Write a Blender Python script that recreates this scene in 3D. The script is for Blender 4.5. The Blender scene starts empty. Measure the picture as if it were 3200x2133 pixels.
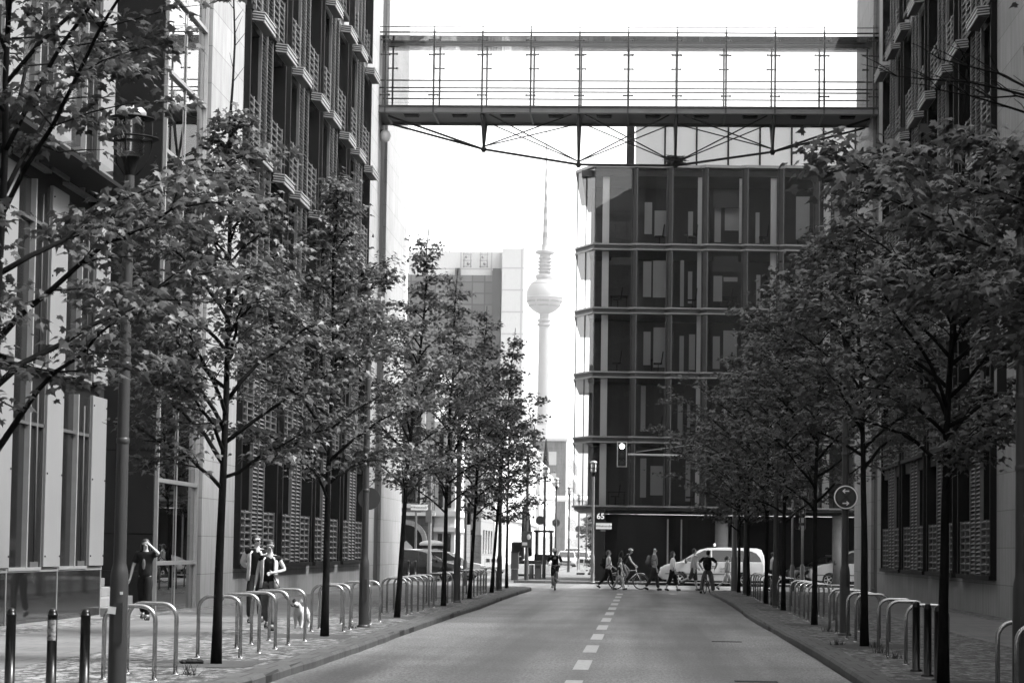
import bpy, bmesh, math, random
import numpy as np
from mathutils import Vector, Matrix
R = math.radians
sc = bpy.context.scene
C = sc.collection

# ------------------------------------------------------------------ camera
YAW, PITCH, ROLL, EYE = .0547485, .0669542, .0146827, 1.65
_f = Vector((-math.sin(YAW)*math.cos(PITCH), math.cos(YAW)*math.cos(PITCH), math.sin(PITCH)))
_r0 = Vector((math.cos(YAW), math.sin(YAW), 0)); _u0 = _r0.cross(_f)
_r = _r0*math.cos(ROLL)+_u0*math.sin(ROLL); _u = -_r0*math.sin(ROLL)+_u0*math.cos(ROLL)
cd = bpy.data.cameras.new('camera'); cam = bpy.data.objects.new('camera', cd); C.objects.link(cam)
cam.matrix_world = Matrix(((_r.x, _u.x, -_f.x, 0), (_r.y, _u.y, -_f.y, 0), (_r.z, _u.z, -_f.z, EYE), (0, 0, 0, 1)))
cd.sensor_width = 36; cd.lens = 85; cd.shift_y = 141.6/3200
cd.clip_start = .1; cd.clip_end = 6000
cd.dof.use_dof = True; cd.dof.focus_distance = 46; cd.dof.aperture_fstop = 8
sc.camera = cam

# ------------------------------------------------------------------ light
SUN_EL, SUN_AZ = R(50), R(95)          # azimuth clockwise from +Y: sun stands right of the street, a little behind
w = bpy.data.worlds.new('World'); sc.world = w; w.use_nodes = True
nt = w.node_tree; bg = nt.nodes['Background']
sky = nt.nodes.new('ShaderNodeTexSky'); sky.sky_type = 'NISHITA'; sky.sun_disc = False
sky.sun_elevation = SUN_EL; sky.sun_rotation = SUN_AZ; sky.air_density = 1.0; sky.dust_density = 3.2; sky.ozone_density = 1
bw = nt.nodes.new('ShaderNodeRGBToBW')   # black-and-white photograph
nt.links.new(sky.outputs[0], bw.inputs[0]); nt.links.new(bw.outputs[0], bg.inputs[0])
bg.inputs[1].default_value = .15
ld = bpy.data.lights.new('sun', 'SUN'); ld.energy = 1.9; ld.angle = R(11)
sun = bpy.data.objects.new('sun', ld); C.objects.link(sun)
_d = Vector((math.sin(SUN_AZ)*math.cos(SUN_EL), math.cos(SUN_AZ)*math.cos(SUN_EL), math.sin(SUN_EL)))
sun.rotation_euler = _d.to_track_quat('Z', 'Y').to_euler()
sc.view_settings.view_transform = 'Standard'; sc.view_settings.look = 'None'
sc.view_settings.gamma = 1; sc.view_settings.exposure = 2.5
cy = sc.cycles
cy.max_bounces = 6; cy.diffuse_bounces = 3; cy.glossy_bounces = 3; cy.transmission_bounces = 4
cy.transparent_max_bounces = 14; cy.volume_bounces = 0

# ------------------------------------------------------------------ materials
def mat(name, v, rough=.7, metal=0, var=0, scale=4, bump=0, bscale=40, spec=.25, stretch=(1, 1, 1), coat=0):
    m = bpy.data.materials.new(name); m.use_nodes = True
    t = m.node_tree; b = t.nodes['Principled BSDF']
    b.inputs['Base Color'].default_value = (v, v, v, 1); b.inputs['Roughness'].default_value = rough
    b.inputs['Metallic'].default_value = metal; b.inputs['Specular IOR Level'].default_value = spec
    if coat: b.inputs['Coat Weight'].default_value = coat
    if var or bump:
        tc = t.nodes.new('ShaderNodeTexCoord'); mp = t.nodes.new('ShaderNodeMapping'); mp.inputs['Scale'].default_value = stretch
        t.links.new(tc.outputs['Object'], mp.inputs[0])
    if var:
        n = t.nodes.new('ShaderNodeTexNoise'); n.inputs['Scale'].default_value = scale; n.inputs['Detail'].default_value = 6
        n.inputs['Roughness'].default_value = .65
        t.links.new(mp.outputs[0], n.inputs['Vector'])
        mr = t.nodes.new('ShaderNodeMapRange'); mr.inputs[1].default_value = .3; mr.inputs[2].default_value = .7
        mr.inputs[3].default_value = v*(1-var); mr.inputs[4].default_value = v*(1+var)
        t.links.new(n.outputs[0], mr.inputs[0]); t.links.new(mr.outputs[0], b.inputs['Base Color'])
    if bump:
        n2 = t.nodes.new('ShaderNodeTexNoise'); n2.inputs['Scale'].default_value = bscale; n2.inputs['Detail'].default_value = 4
        t.links.new(mp.outputs[0], n2.inputs['Vector'])
        bp = t.nodes.new('ShaderNodeBump'); bp.inputs['Strength'].default_value = bump; bp.inputs['Distance'].default_value = .02
        t.links.new(n2.outputs[0], bp.inputs['Height']); t.links.new(bp.outputs[0], b.inputs['Normal'])
    return m

def mat_slab(name, v, var, bw_, bh, axes, mortar=.5, msize=.012, rough=.75, off=.5, bump=.3, vein=1.0, spec=.18):
    """stone slabs: brick joints laid over the two world axes in `axes`, soft veins"""
    m = bpy.data.materials.new(name); m.use_nodes = True
    t = m.node_tree; L = t.links.new; N = t.nodes.new; b = t.nodes['Principled BSDF']; b.inputs['Roughness'].default_value = rough; b.inputs['Specular IOR Level'].default_value = spec
    geo = N('ShaderNodeNewGeometry'); sx = N('ShaderNodeSeparateXYZ'); L(geo.outputs['Position'], sx.inputs[0])
    cx = N('ShaderNodeCombineXYZ'); L(sx.outputs[axes[0]], cx.inputs[0]); L(sx.outputs[axes[1]], cx.inputs[1])
    br = N('ShaderNodeTexBrick'); br.inputs['Scale'].default_value = 1; br.inputs['Brick Width'].default_value = bw_; br.inputs['Row Height'].default_value = bh
    br.inputs['Mortar Size'].default_value = msize; br.inputs['Mortar Smooth'].default_value = .3; br.offset = off
    br.inputs['Color1'].default_value = (v*(1+var),)*3+(1,); br.inputs['Color2'].default_value = (v*(1-var),)*3+(1,)
    br.inputs['Mortar'].default_value = (v*mortar,)*3+(1,); L(cx.outputs[0], br.inputs[0])
    mp = N('ShaderNodeMapping'); mp.inputs['Scale'].default_value = (3, 3, .5); L(geo.outputs['Position'], mp.inputs[0])
    n = N('ShaderNodeTexNoise'); n.inputs['Scale'].default_value = 1.3; n.inputs['Detail'].default_value = 8; n.inputs['Roughness'].default_value = .7; L(mp.outputs[0], n.inputs[0])
    mr = N('ShaderNodeMapRange'); mr.inputs[1].default_value = .3; mr.inputs[2].default_value = .7; mr.inputs[3].default_value = 1-.28*vein; mr.inputs[4].default_value = 1+.22*vein
    L(n.outputs[0], mr.inputs[0])
    mx = N('ShaderNodeMix'); mx.data_type = 'RGBA'; mx.blend_type = 'MULTIPLY'; mx.inputs[0].default_value = 1
    L(br.outputs[0], mx.inputs[6]); L(mr.outputs[0], mx.inputs[7]); L(mx.outputs[2], b.inputs['Base Color'])
    bp = N('ShaderNodeBump'); bp.inputs['Strength'].default_value = bump; bp.inputs['Distance'].default_value = .01; bp.invert = True
    L(br.outputs['Fac'], bp.inputs['Height']); L(bp.outputs[0], b.inputs['Normal'])
    return m

def mat_mosaic(name, v, scale, joint=.4):
    """small hand-laid paving stones"""
    m = bpy.data.materials.new(name); m.use_nodes = True
    t = m.node_tree; L = t.links.new; N = t.nodes.new; b = t.nodes['Principled BSDF']; b.inputs['Roughness'].default_value = .8; b.inputs['Specular IOR Level'].default_value = .2
    geo = N('ShaderNodeNewGeometry')
    vo = N('ShaderNodeTexVoronoi'); vo.inputs['Scale'].default_value = scale; L(geo.outputs['Position'], vo.inputs['Vector'])
    ve = N('ShaderNodeTexVoronoi'); ve.feature = 'DISTANCE_TO_EDGE'; ve.inputs['Scale'].default_value = scale; L(geo.outputs['Position'], ve.inputs['Vector'])
    sp = N('ShaderNodeSeparateColor'); L(vo.outputs['Color'], sp.inputs[0])
    mr = N('ShaderNodeMapRange'); mr.inputs[3].default_value = v*.25; mr.inputs[4].default_value = v*2.0; L(sp.outputs[0], mr.inputs[0])
    me = N('ShaderNodeMapRange'); me.inputs[1].default_value = .02; me.inputs[2].default_value = .09; me.inputs[3].default_value = joint; me.inputs[4].default_value = 1; L(ve.outputs[0], me.inputs[0])
    n = N('ShaderNodeTexNoise'); n.inputs['Scale'].default_value = 1; n.inputs['Detail'].default_value = 5; n.inputs['Roughness'].default_value = .7
    mg = N('ShaderNodeMapping'); mg.inputs['Scale'].default_value = (7, 1.9, 1); mg.inputs['Rotation'].default_value = (0, 0, .3); n.inputs['Distortion'].default_value = .5; L(geo.outputs['Position'], mg.inputs[0]); L(mg.outputs[0], n.inputs[0])
    mn = N('ShaderNodeMapRange'); mn.inputs[1].default_value = .38; mn.inputs[2].default_value = .62; mn.inputs[3].default_value = .45; mn.inputs[4].default_value = 1.6; L(n.outputs[0], mn.inputs[0])
    a = N('ShaderNodeMath'); a.operation = 'MULTIPLY'; L(mr.outputs[0], a.inputs[0]); L(me.outputs[0], a.inputs[1])
    a2 = N('ShaderNodeMath'); a2.operation = 'MULTIPLY'; L(a.outputs[0], a2.inputs[0]); L(mn.outputs[0], a2.inputs[1]); L(a2.outputs[0], b.inputs['Base Color'])
    bp = N('ShaderNodeBump'); bp.inputs['Strength'].default_value = .6; bp.inputs['Distance'].default_value = .015; L(me.outputs[0], bp.inputs['Height']); L(bp.outputs[0], b.inputs['Normal'])
    return m

def mat_asphalt(name, v):
    m = bpy.data.materials.new(name); m.use_nodes = True
    t = m.node_tree; L = t.links.new; N = t.nodes.new; b = t.nodes['Principled BSDF']; b.inputs['Roughness'].default_value = .52
    b.inputs['Specular IOR Level'].default_value = .28
    geo = N('ShaderNodeNewGeometry')
    n = N('ShaderNodeTexNoise'); n.inputs['Scale'].default_value = 1; n.inputs['Detail'].default_value = 5; n.inputs['Roughness'].default_value = .75
    mg = N('ShaderNodeMapping'); mg.inputs['Scale'].default_value = (31, 4.3, 1); mg.inputs['Rotation'].default_value = (0, 0, .13); n.inputs['Detail'].default_value = 8; n.inputs['Distortion'].default_value = .6; L(geo.outputs['Position'], mg.inputs[0]); L(mg.outputs[0], n.inputs[0])
    mr = N('ShaderNodeMapRange'); mr.inputs[1].default_value = .38; mr.inputs[2].default_value = .62; mr.inputs[3].default_value = .4; mr.inputs[4].default_value = 1.7; L(n.outputs[0], mr.inputs[0])
    # worn wheel tracks along the street, sheen put into their colour, patches across
    mp = N('ShaderNodeMapping'); mp.inputs['Scale'].default_value = (.75, .03, 1); mp.inputs['Location'].default_value = (.4, .2, 0); L(geo.outputs['Position'], mp.inputs[0])
    n2 = N('ShaderNodeTexNoise'); n2.inputs['Scale'].default_value = 1; n2.inputs['Detail'].default_value = 4; L(mp.outputs[0], n2.inputs[0])
    m2 = N('ShaderNodeMapRange'); m2.inputs[1].default_value = .38; m2.inputs[2].default_value = .62; m2.inputs[3].default_value = .5; m2.inputs[4].default_value = 1.75; L(n2.outputs[0], m2.inputs[0])
    n3 = N('ShaderNodeTexNoise'); n3.inputs['Scale'].default_value = .35; n3.inputs['Detail'].default_value = 6; L(geo.outputs['Position'], n3.inputs[0])
    m3 = N('ShaderNodeMapRange'); m3.inputs[1].default_value = .3; m3.inputs[2].default_value = .7; m3.inputs[3].default_value = .72; m3.inputs[4].default_value = 1.3; L(n3.outputs[0], m3.inputs[0])
    x = N('ShaderNodeMath'); x.operation = 'MULTIPLY'; L(mr.outputs[0], x.inputs[0]); L(m2.outputs[0], x.inputs[1])
    y = N('ShaderNodeMath'); y.operation = 'MULTIPLY'; L(x.outputs[0], y.inputs[0]); L(m3.outputs[0], y.inputs[1])
    z = N('ShaderNodeMath'); z.operation = 'MULTIPLY'; L(y.outputs[0], z.inputs[0]); z.inputs[1].default_value = v; L(z.outputs[0], b.inputs['Base Color'])
    bp = N('ShaderNodeBump'); bp.inputs['Strength'].default_value = .35; bp.inputs['Distance'].default_value = .01; L(n.outputs[0], bp.inputs['Height']); L(bp.outputs[0], b.inputs['Normal'])
    return m

def mat_glass(name, tint=.9, base=.06, ior=1.5, rough=.0):
    """thin architectural glass: Fresnel mix of clear tinted see-through and mirror"""
    m = bpy.data.materials.new(name); m.use_nodes = True
    t = m.node_tree; L = t.links.new; N = t.nodes.new; t.nodes.remove(t.nodes['Principled BSDF']); out = t.nodes['Material Output']
    tr = N('ShaderNodeBsdfTransparent'); tr.inputs[0].default_value = (tint, tint, tint, 1)
    gl = N('ShaderNodeBsdfGlossy'); gl.inputs['Roughness'].default_value = rough
    fr = N('ShaderNodeFresnel'); fr.inputs[0].default_value = ior
    a = N('ShaderNodeMath'); a.operation = 'ADD'; a.use_clamp = True; a.inputs[1].default_value = base; L(fr.outputs[0], a.inputs[0])
    mx = N('ShaderNodeMixShader'); L(a.outputs[0], mx.inputs[0]); L(tr.outputs[0], mx.inputs[1]); L(gl.outputs[0], mx.inputs[2]); L(mx.outputs[0], out.inputs[0])
    return m

def mat_leaf(name, v):
    m = bpy.data.materials.new(name); m.use_nodes = True
    t = m.node_tree; L = t.links.new; N = t.nodes.new; t.nodes.remove(t.nodes['Principled BSDF']); out = t.nodes['Material Output']
    at = N('ShaderNodeAttribute'); at.attribute_name = 'tone'
    mr = N('ShaderNodeMapRange'); mr.inputs[3].default_value = v*.6; mr.inputs[4].default_value = v*1.5; L(at.outputs['Fac'], mr.inputs[0])
    d = N('ShaderNodeBsdfPrincipled'); d.inputs['Roughness'].default_value = .45; d.inputs['Specular IOR Level'].default_value = .33; L(mr.outputs[0], d.inputs['Base Color'])
    tl = N('ShaderNodeBsdfTranslucent'); L(mr.outputs[0], tl.inputs[0])
    mx = N('ShaderNodeMixShader'); mx.inputs[0].default_value = .35; L(d.outputs[0], mx.inputs[1]); L(tl.outputs[0], mx.inputs[2]); L(mx.outputs[0], out.inputs[0])
    return m

def mat_emit(name, v, s):
    m = mat(name, v, .4); b = m.node_tree.nodes['Principled BSDF']
    b.inputs['Emission Color'].default_value = (1, 1, 1, 1); b.inputs['Emission Strength'].default_value = s
    return m

M = {}
M['stone_l'] = mat_slab('light_stone_slabs', .205, .07, 1.25, .93, (1, 2), mortar=.5, msize=.011, off=0, bump=.15, vein=.8)
M['stone_f'] = mat_slab('light_stone_front', .15, .07, 1.25, .93, (0, 2), mortar=.5, msize=.011, off=0, bump=.15, vein=.8)
M['stone_d'] = mat_slab('dark_stone_slabs', .02, .12, 3, 1.86, (1, 2), mortar=.5, msize=.015, off=0, bump=.1, vein=.9)
M['frame'] = mat('dark_window_frame', .008, .6, 0, .1, spec=.06)
M['fin'] = mat('grey_metal_fin', .05, .6, 0, .06, spec=.1)
M['louvre'] = mat('louvre_slats', .115, .5, .3, .15, 3)
M['louvre2'] = mat('louvre_fine', .12, .5, .3, .15, 3)
M['shutter'] = mat('shutter_metal', .30, .5, .3, .12, 6)
M['darkglass'] = mat('dark_window_glass', .006, .12, 0, spec=.12)
M['plinthglass'] = mat('plinth_glass', .008, .04, 0, spec=.5)
M['panel'] = mat('light_wall_panel', .13, .5, 0, .06, .6)
M['alu'] = mat('brushed_aluminium', .30, .38, .6, .08, 5)
M['darkpanel'] = mat_slab('dark_wall_panels', .012, .04, 2.6, 1.865, (0, 2), mortar=.15, msize=.018, rough=.6, off=0, bump=.3, vein=.3, spec=.04)
M['blind'] = mat('blind_slats', .32, .5, .2)
M['steel'] = mat('bridge_steel', .05, .45, .4, .12, 2)
M['steel_l'] = mat('bridge_beam_paint', .15, .5, .2, .1, 2)
M['soffit'] = mat('bridge_soffit', .05, .6, .1, .1, 1)
M['cable'] = mat('cable_steel', .015, .5, .3)
M['clear'] = mat_glass('clear_glass', .93, .0, 1.45)
M['roofglass'] = mat_glass('roof_glass', .62, .0, 1.45)
M['officeglass'] = mat_glass('office_glass', .87, .01, 1.5)
M['skyglass'] = mat_glass('penthouse_glass', .9, .02, 1.5)
M['bayglass'] = mat_glass('stair_bay_glass', .5, .35, 1.6)
M['stainless'] = mat('stainless_tube', .36, .27, .9, .12, 5)
M['black'] = mat('black_paint', .004, .3, 0, .3, 3)
M['post'] = mat('lamp_post_paint', .045, .42, .3, .14, 3, stretch=(1, 1, .3))
M['postlight'] = mat('galvanised_post', .14, .45, .4, .12, 3)
M['bark'] = mat('bark', .007, .9, 0, .55, 9, bump=.7, bscale=18, stretch=(1, 1, .25), spec=.06)
M['leaf'] = mat_leaf('maple_leaf', .056)
M['leaf_b'] = mat_leaf('maple_leaf_back', .050)
M['leaf_far'] = mat_leaf('far_leaf', .07)
M['asphalt'] = mat_asphalt('asphalt', .080)
M['asphalt2'] = mat_asphalt('asphalt_crossing', .07)
M['mosaic'] = mat_mosaic('mosaic_paving', .10, 9)
M['mosaic_shaded'] = mat_mosaic('mosaic_paving_shaded', .085, 9)  # darker copy of the paving, right-side shade put into its colour
M['slabs'] = mat_slab('granite_slabs', .10, .12, 1.6, 1.0, (0, 1), mortar=.4, msize=.012, rough=.7, bump=.3)
M['kerb'] = mat_slab('kerb_stone', .08, .12, .3, 1.0, (0, 1), mortar=.35, msize=.012, rough=.8, bump=.4)
M['soil'] = mat('pit_gravel', .06, .95, 0, .35, 14, bump=.6, bscale=60)
M['ground'] = mat('city_ground', .14, .9, 0, .2, .3)
M['white'] = mat('white_paint', .6, .5, 0, .1, 8)
M['roadwhite'] = mat('road_marking', .38, .7, 0, .22, 12)
M['skin'] = mat('skin', .34, .5, 0, .06, 20)
M['hair'] = mat('dark_hair', .02, .5, 0, .3, 40)
M['hairl'] = mat('brown_hair', .05, .5, 0, .3, 40)
M['cl_black'] = mat('black_cloth', .009, .85, 0, .25, 12, spec=.08)
M['cl_dark'] = mat('dark_denim', .03, .85, 0, .3, 10, spec=.08)
M['cl_jean'] = mat('grey_denim', .10, .85, 0, .3, 9, spec=.08)
M['cl_light'] = mat('light_cotton', .42, .85, 0, .15, 10, spec=.08)
M['cl_white'] = mat('white_cotton', .75, .85, 0, .08, 10, spec=.08)
M['cl_print'] = mat('printed_shirt', .2, .85, 0, .8, 16, spec=.08)
M['cl_camo'] = mat('patterned_trousers', .22, .85, 0, .6, 14, spec=.08)
M['cl_grey'] = mat('grey_cotton', .34, .85, 0, .12, 10, spec=.08)
M['shoe'] = mat('shoe', .018, .6)
M['shoel'] = mat('light_shoe', .35, .6)
M['furw'] = mat('white_fur', .42, .9, 0, .1, 30, bump=.4, bscale=80)
M['furd'] = mat('dark_fur', .03, .9)
M['tyre'] = mat('tyre', .012, .85)
M['rim'] = mat('alloy_rim', .42, .3, .8)
M['carlight'] = mat('pale_car_paint', .30, .3, 0, .03, 1, coat=.7)
M['carsilver'] = mat('silver_car_paint', .3, .3, .4, .03, 1, coat=.7)
M['cardark'] = mat('black_car_paint', .006, .3, 0, coat=.25)
M['cargrey'] = mat('dark_grey_car_paint', .06, .28, .2, coat=.9)
M['carglass'] = mat('car_glass', .012, .04, spec=.7)
M['lens'] = mat('headlamp_lens', .6, .1, .5)
M['lettering'] = mat('dark_lettering', .03, .6)
M['lettering_w'] = mat('white_lettering', .8, .5)
M['signface'] = mat('sign_face', .78, .45, 0, .04, 6)
M['signdark'] = mat('sign_dark_face', .035, .4)
M['signmid'] = mat('sign_symbol', .035, .4)
M['signback'] = mat('sign_back', .06, .5, .2)
M['lit'] = mat_emit('lit_lamp', .9, 2)
M['lamp_off'] = mat('unlit_lens', .03, .25)
M['tower'] = mat('tower_concrete', .12, .8, 0, .05, .05)
M['towerdark'] = mat('tower_band', .03, .7)
M['towerball'] = mat('tower_sphere_steel', .165, .45, .2, .06, .4)
M['hotel'] = mat_slab('hotel_panels', .36, .04, 9, 6.4, (0, 2), mortar=.7, msize=.25, off=0, bump=0, vein=.3)
M['hotelglass'] = mat_slab('hotel_glazing', .06, .35, 3.6, 3.3, (0, 2), mortar=.35, msize=.22, rough=.3, off=0, bump=0, vein=.2)
M['plaster'] = mat('pale_plaster', .45, .8, 0, .06, .4)
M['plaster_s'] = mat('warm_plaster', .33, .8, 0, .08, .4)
M['masonry'] = mat_slab('dark_masonry', .07, .2, .9, .42, (0, 2), mortar=.6, msize=.02)
M['masonry_l'] = mat_slab('old_stone', .22, .08, 1.1, .5, (0, 2), mortar=.7, msize=.02)
M['brick'] = mat_slab('brick_wall', .075, .25, .26, .085, (0, 2), mortar=1.3, msize=.012)
M['greyblock'] = mat_slab('grey_cladding', .14, .05, 2.4, 1.2, (0, 2), mortar=.75, msize=.03, off=0)
M['concrete'] = mat('concrete', .15, .8, 0, .15, 2)
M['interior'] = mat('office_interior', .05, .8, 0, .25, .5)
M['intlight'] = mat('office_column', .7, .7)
M['band'] = mat('floor_band_metal', .13, .35, .6, .1, 1)
M['banddark'] = mat('floor_band_gap', .015, .5)
M['coldark'] = mat('dark_column', .010, .6, 0, .15, 2, spec=.08)
M['penthouse'] = mat('pale_blind', .82, .8, 0, .05, .4)
M['twig'] = mat('twigs', .025, .9)

# ------------------------------------------------------------------ mesh helper
WL = {}          # world location of every parent (no parent used with MB.build is rotated)
class MB:
    def __init__(s): s.v = []; s.f = []; s.m = []; s.sm = []; s.T = None
    def _add(s, vs, fs, mi=0, sm=False):
        o = len(s.v)
        if s.T is not None: vs = [s.T @ Vector(p) for p in vs]
        s.v += [tuple(p) for p in vs]; s.f += [tuple(o+i for i in q) for q in fs]; s.m += [mi]*len(fs); s.sm += [sm]*len(fs)
        return s
    def box(s, x0, x1, y0, y1, z0, z1, mi=0):
        v = [(x0,y0,z0),(x1,y0,z0),(x1,y1,z0),(x0,y1,z0),(x0,y0,z1),(x1,y0,z1),(x1,y1,z1),(x0,y1,z1)]
        return s._add(v, [(0,3,2,1),(4,5,6,7),(0,1,5,4),(1,2,6,5),(2,3,7,6),(3,0,4,7)], mi)
    def obox(s, c, size, rx=0, ry=0, rz=0, mi=0):
        m = Matrix.Translation(c) @ Matrix.Rotation(rz,4,'Z') @ Matrix.Rotation(ry,4,'Y') @ Matrix.Rotation(rx,4,'X')
        a, b, d = [q/2 for q in size]
        v = [m @ Vector(p) for p in [(-a,-b,-d),(a,-b,-d),(a,b,-d),(-a,b,-d),(-a,-b,d),(a,-b,d),(a,b,d),(-a,b,d)]]
        return s._add(v, [(0,3,2,1),(4,5,6,7),(0,1,5,4),(1,2,6,5),(2,3,7,6),(3,0,4,7)], mi)
    def tube(s, pts, r, n=8, mi=0, caps=True, sm=True):
        pts = [Vector(p) for p in pts]; k = len(pts)
        rs = list(r) if hasattr(r, '__len__') else [r]*k
        d0 = (pts[1]-pts[0]).normalized()
        a = Vector((0,0,1)) if abs(d0.z) < .9 else Vector((1,0,0))
        u = d0.cross(a).normalized(); vs = []
        for i in range(k):
            d = (pts[min(i+1,k-1)]-pts[max(i-1,0)]).normalized()
            u = (u - d*u.dot(d)).normalized(); w_ = d.cross(u)
            for j in range(n):
                t = 2*math.pi*j/n
                vs.append(pts[i]+u*(math.cos(t)*rs[i])+w_*(math.sin(t)*rs[i]))
        fs = [(i*n+j, i*n+(j+1)%n, (i+1)*n+(j+1)%n, (i+1)*n+j) for i in range(k-1) for j in range(n)]
        s._add(vs, fs, mi, sm)
        if caps:
            o = len(s.v)-len(vs)
            s.f += [tuple(o+j for j in range(n-1,-1,-1)), tuple(o+(k-1)*n+j for j in range(n))]; s.m += [mi]*2; s.sm += [False]*2
        return s
    def lathe(s, prof, c=(0,0,0), n=20, mi=0, sm=True, a0=0, a1=2*math.pi):
        vs = []; full = abs(a1-a0-2*math.pi) < 1e-6; nn = n if full else n+1
        for r, z in prof:
            for j in range(nn):
                t = a0+(a1-a0)*j/n; vs.append((c[0]+r*math.cos(t), c[1]+r*math.sin(t), c[2]+z))
        fs = [(i*nn+j, i*nn+(j+1)%nn, (i+1)*nn+(j+1)%nn, (i+1)*nn+j) for i in range(len(prof)-1) for j in range(n)]
        return s._add(vs, fs, mi, sm)
    def quad(s, a, b, c, d, mi=0): return s._add([a,b,c,d], [(0,1,2,3)], mi)
    def poly(s, pts, mi=0): return s._add(pts, [tuple(range(len(pts)))], mi)
    def prism(s, poly, ax, a, b, mi=0):
        """poly of 2-D points extruded along axis ax from a to b"""
        def P(p, t):
            q = list(p); q.insert(ax, t); return q
        n = len(poly); vs = [P(p,a) for p in poly]+[P(p,b) for p in poly]
        fs = [tuple(range(n-1,-1,-1)), tuple(range(n,2*n))]+[(i,(i+1)%n,n+(i+1)%n,n+i) for i in range(n)]
        return s._add(vs, fs, mi)
    def ball(s, c, r, n=12, mi=0, sz=(1,1,1)):
        k = n//2; vs = []; 
        for i in range(k+1):
            p = math.pi*i/k
            for j in range(n):
                t = 2*math.pi*j/n
                vs.append((c[0]+r*sz[0]*math.sin(p)*math.cos(t), c[1]+r*sz[1]*math.sin(p)*math.sin(t), c[2]+r*sz[2]*math.cos(p)))
        fs = [(i*n+j,(i+1)*n+j,(i+1)*n+(j+1)%n,i*n+(j+1)%n) for i in range(k) for j in range(n)]
        return s._add(vs, fs, mi, True)
    def disc(s, c, r, ax=1, t=.01, n=24, mi=0):
        pts = [(r*math.cos(2*math.pi*j/n), r*math.sin(2*math.pi*j/n)) for j in range(n)]
        o = [c[i] for i in range(3) if i != ax]
        return s.prism([(o[0]+p[0], o[1]+p[1]) for p in pts], ax, c[ax]-t/2, c[ax]+t/2, mi)
    def build(s, name, m, parent=None, bevel=0, fixn=False):
        me = bpy.data.meshes.new(name)
        off = WL.get(parent.name, Vector()) if parent else Vector()
        vs = [(p[0]-off.x, p[1]-off.y, p[2]-off.z) for p in s.v] if parent and off.length else s.v
        me.from_pydata(vs, [], s.f)
        for q in (m if isinstance(m, (list, tuple)) else [m]): me.materials.append(q)
        me.polygons.foreach_set('material_index', s.m); me.polygons.foreach_set('use_smooth', s.sm)
        if fixn:
            bm = bmesh.new(); bm.from_mesh(me); bmesh.ops.recalc_face_normals(bm, faces=bm.faces); bm.to_mesh(me); bm.free()
        me.update()
        o = bpy.data.objects.new(name, me); C.objects.link(o)
        if parent: o.parent = parent; WL[o.name] = off.copy()
        else: WL[o.name] = Vector()
        if bevel:
            b = o.modifiers.new('edge', 'BEVEL'); b.width = bevel; b.segments = 2; b.limit_method = 'ANGLE'
        return o

def tag(o, label, cat, group=None):
    o['label'] = label; o['category'] = cat
    if group: o['group'] = group
    return o
def thing(name, label, cat, loc=(0,0,0), group=None):
    o = bpy.data.objects.new(name, None); C.objects.link(o); o.empty_display_size = .3
    o.location = loc; WL[o.name] = Vector(loc); return tag(o, label, cat, group)
def struct(o, kind='structure'): o['kind'] = kind; return o
def kids(o): return [c for c in bpy.data.objects if c.parent == o]
def copy_tree(o, loc=None, rz=None, label=None, parent=None):
    tree = {}
    for c in bpy.data.objects:
        if c.parent: tree.setdefault(c.parent.name, []).append(c)
    def rec(src, par):
        c = src.copy(); C.objects.link(c); c.parent = par
        for k in tree.get(src.name, []): rec(k, c)
        return c
    c = rec(o, parent)
    if loc is not None: c.location = loc
    if rz is not None: c.rotation_euler = (0, 0, rz)
    if label: c['label'] = label
    return c
def text_mesh(body, size, name, m, parent, loc, rot, bold=0):
    cu = bpy.data.curves.new(name, 'FONT'); cu.body = body; cu.size = size; cu.align_x = 'CENTER'; cu.align_y = 'CENTER'; cu.extrude = .004; cu.offset = bold
    cu.resolution_u = 3
    tmp = bpy.data.objects.new(name+'_tmp', cu); C.objects.link(tmp)
    dg = bpy.context.evaluated_depsgraph_get(); me = bpy.data.meshes.new_from_object(tmp.evaluated_get(dg))
    bpy.data.objects.remove(tmp); bpy.data.curves.remove(cu)
    me.materials.clear(); me.materials.append(m)
    o = bpy.data.objects.new(name, me); C.objects.link(o); o.parent = parent
    off = WL.get(parent.name, Vector()); o.location = Vector(loc)-off; o.rotation_euler = rot
    return o
HAZE = .0001
# ------------------------------------------------------------------ setting: ground, roads, pavements
XL, XR, ZP = -4.48, 2.72, .12            # kerb lines and pavement height
b = MB(); b.quad((-4000,-400,-.03),(4000,-400,-.03),(4000,5200,-.03),(-4000,5200,-.03)); struct(b.build('ground', M['ground']))
def strip(name, m, x0, x1, y0, y1, z, ny=1):
    q = MB()
    for i in range(ny):
        a, c = y0+(y1-y0)*i/ny, y0+(y1-y0)*(i+1)/ny; q.quad((x0,a,z),(x1,a,z),(x1,c,z),(x0,c,z))
    return struct(q.build(name, m))
strip('road', M['asphalt'], XL, XR, -60, 100.3, 0)
strip('cross_street', M['asphalt2'], -120, 120, 100.3, 119.2, 0)
strip('far_road', M['asphalt2'], -10.2, -6.3, 119.2, 620, 0)
def pavement(name, m, x0, x1, y0, y1, z=ZP):
    q = MB(); q.box(x0, x1, y0, y1, -.02, z); return struct(q.build(name, m))
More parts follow.
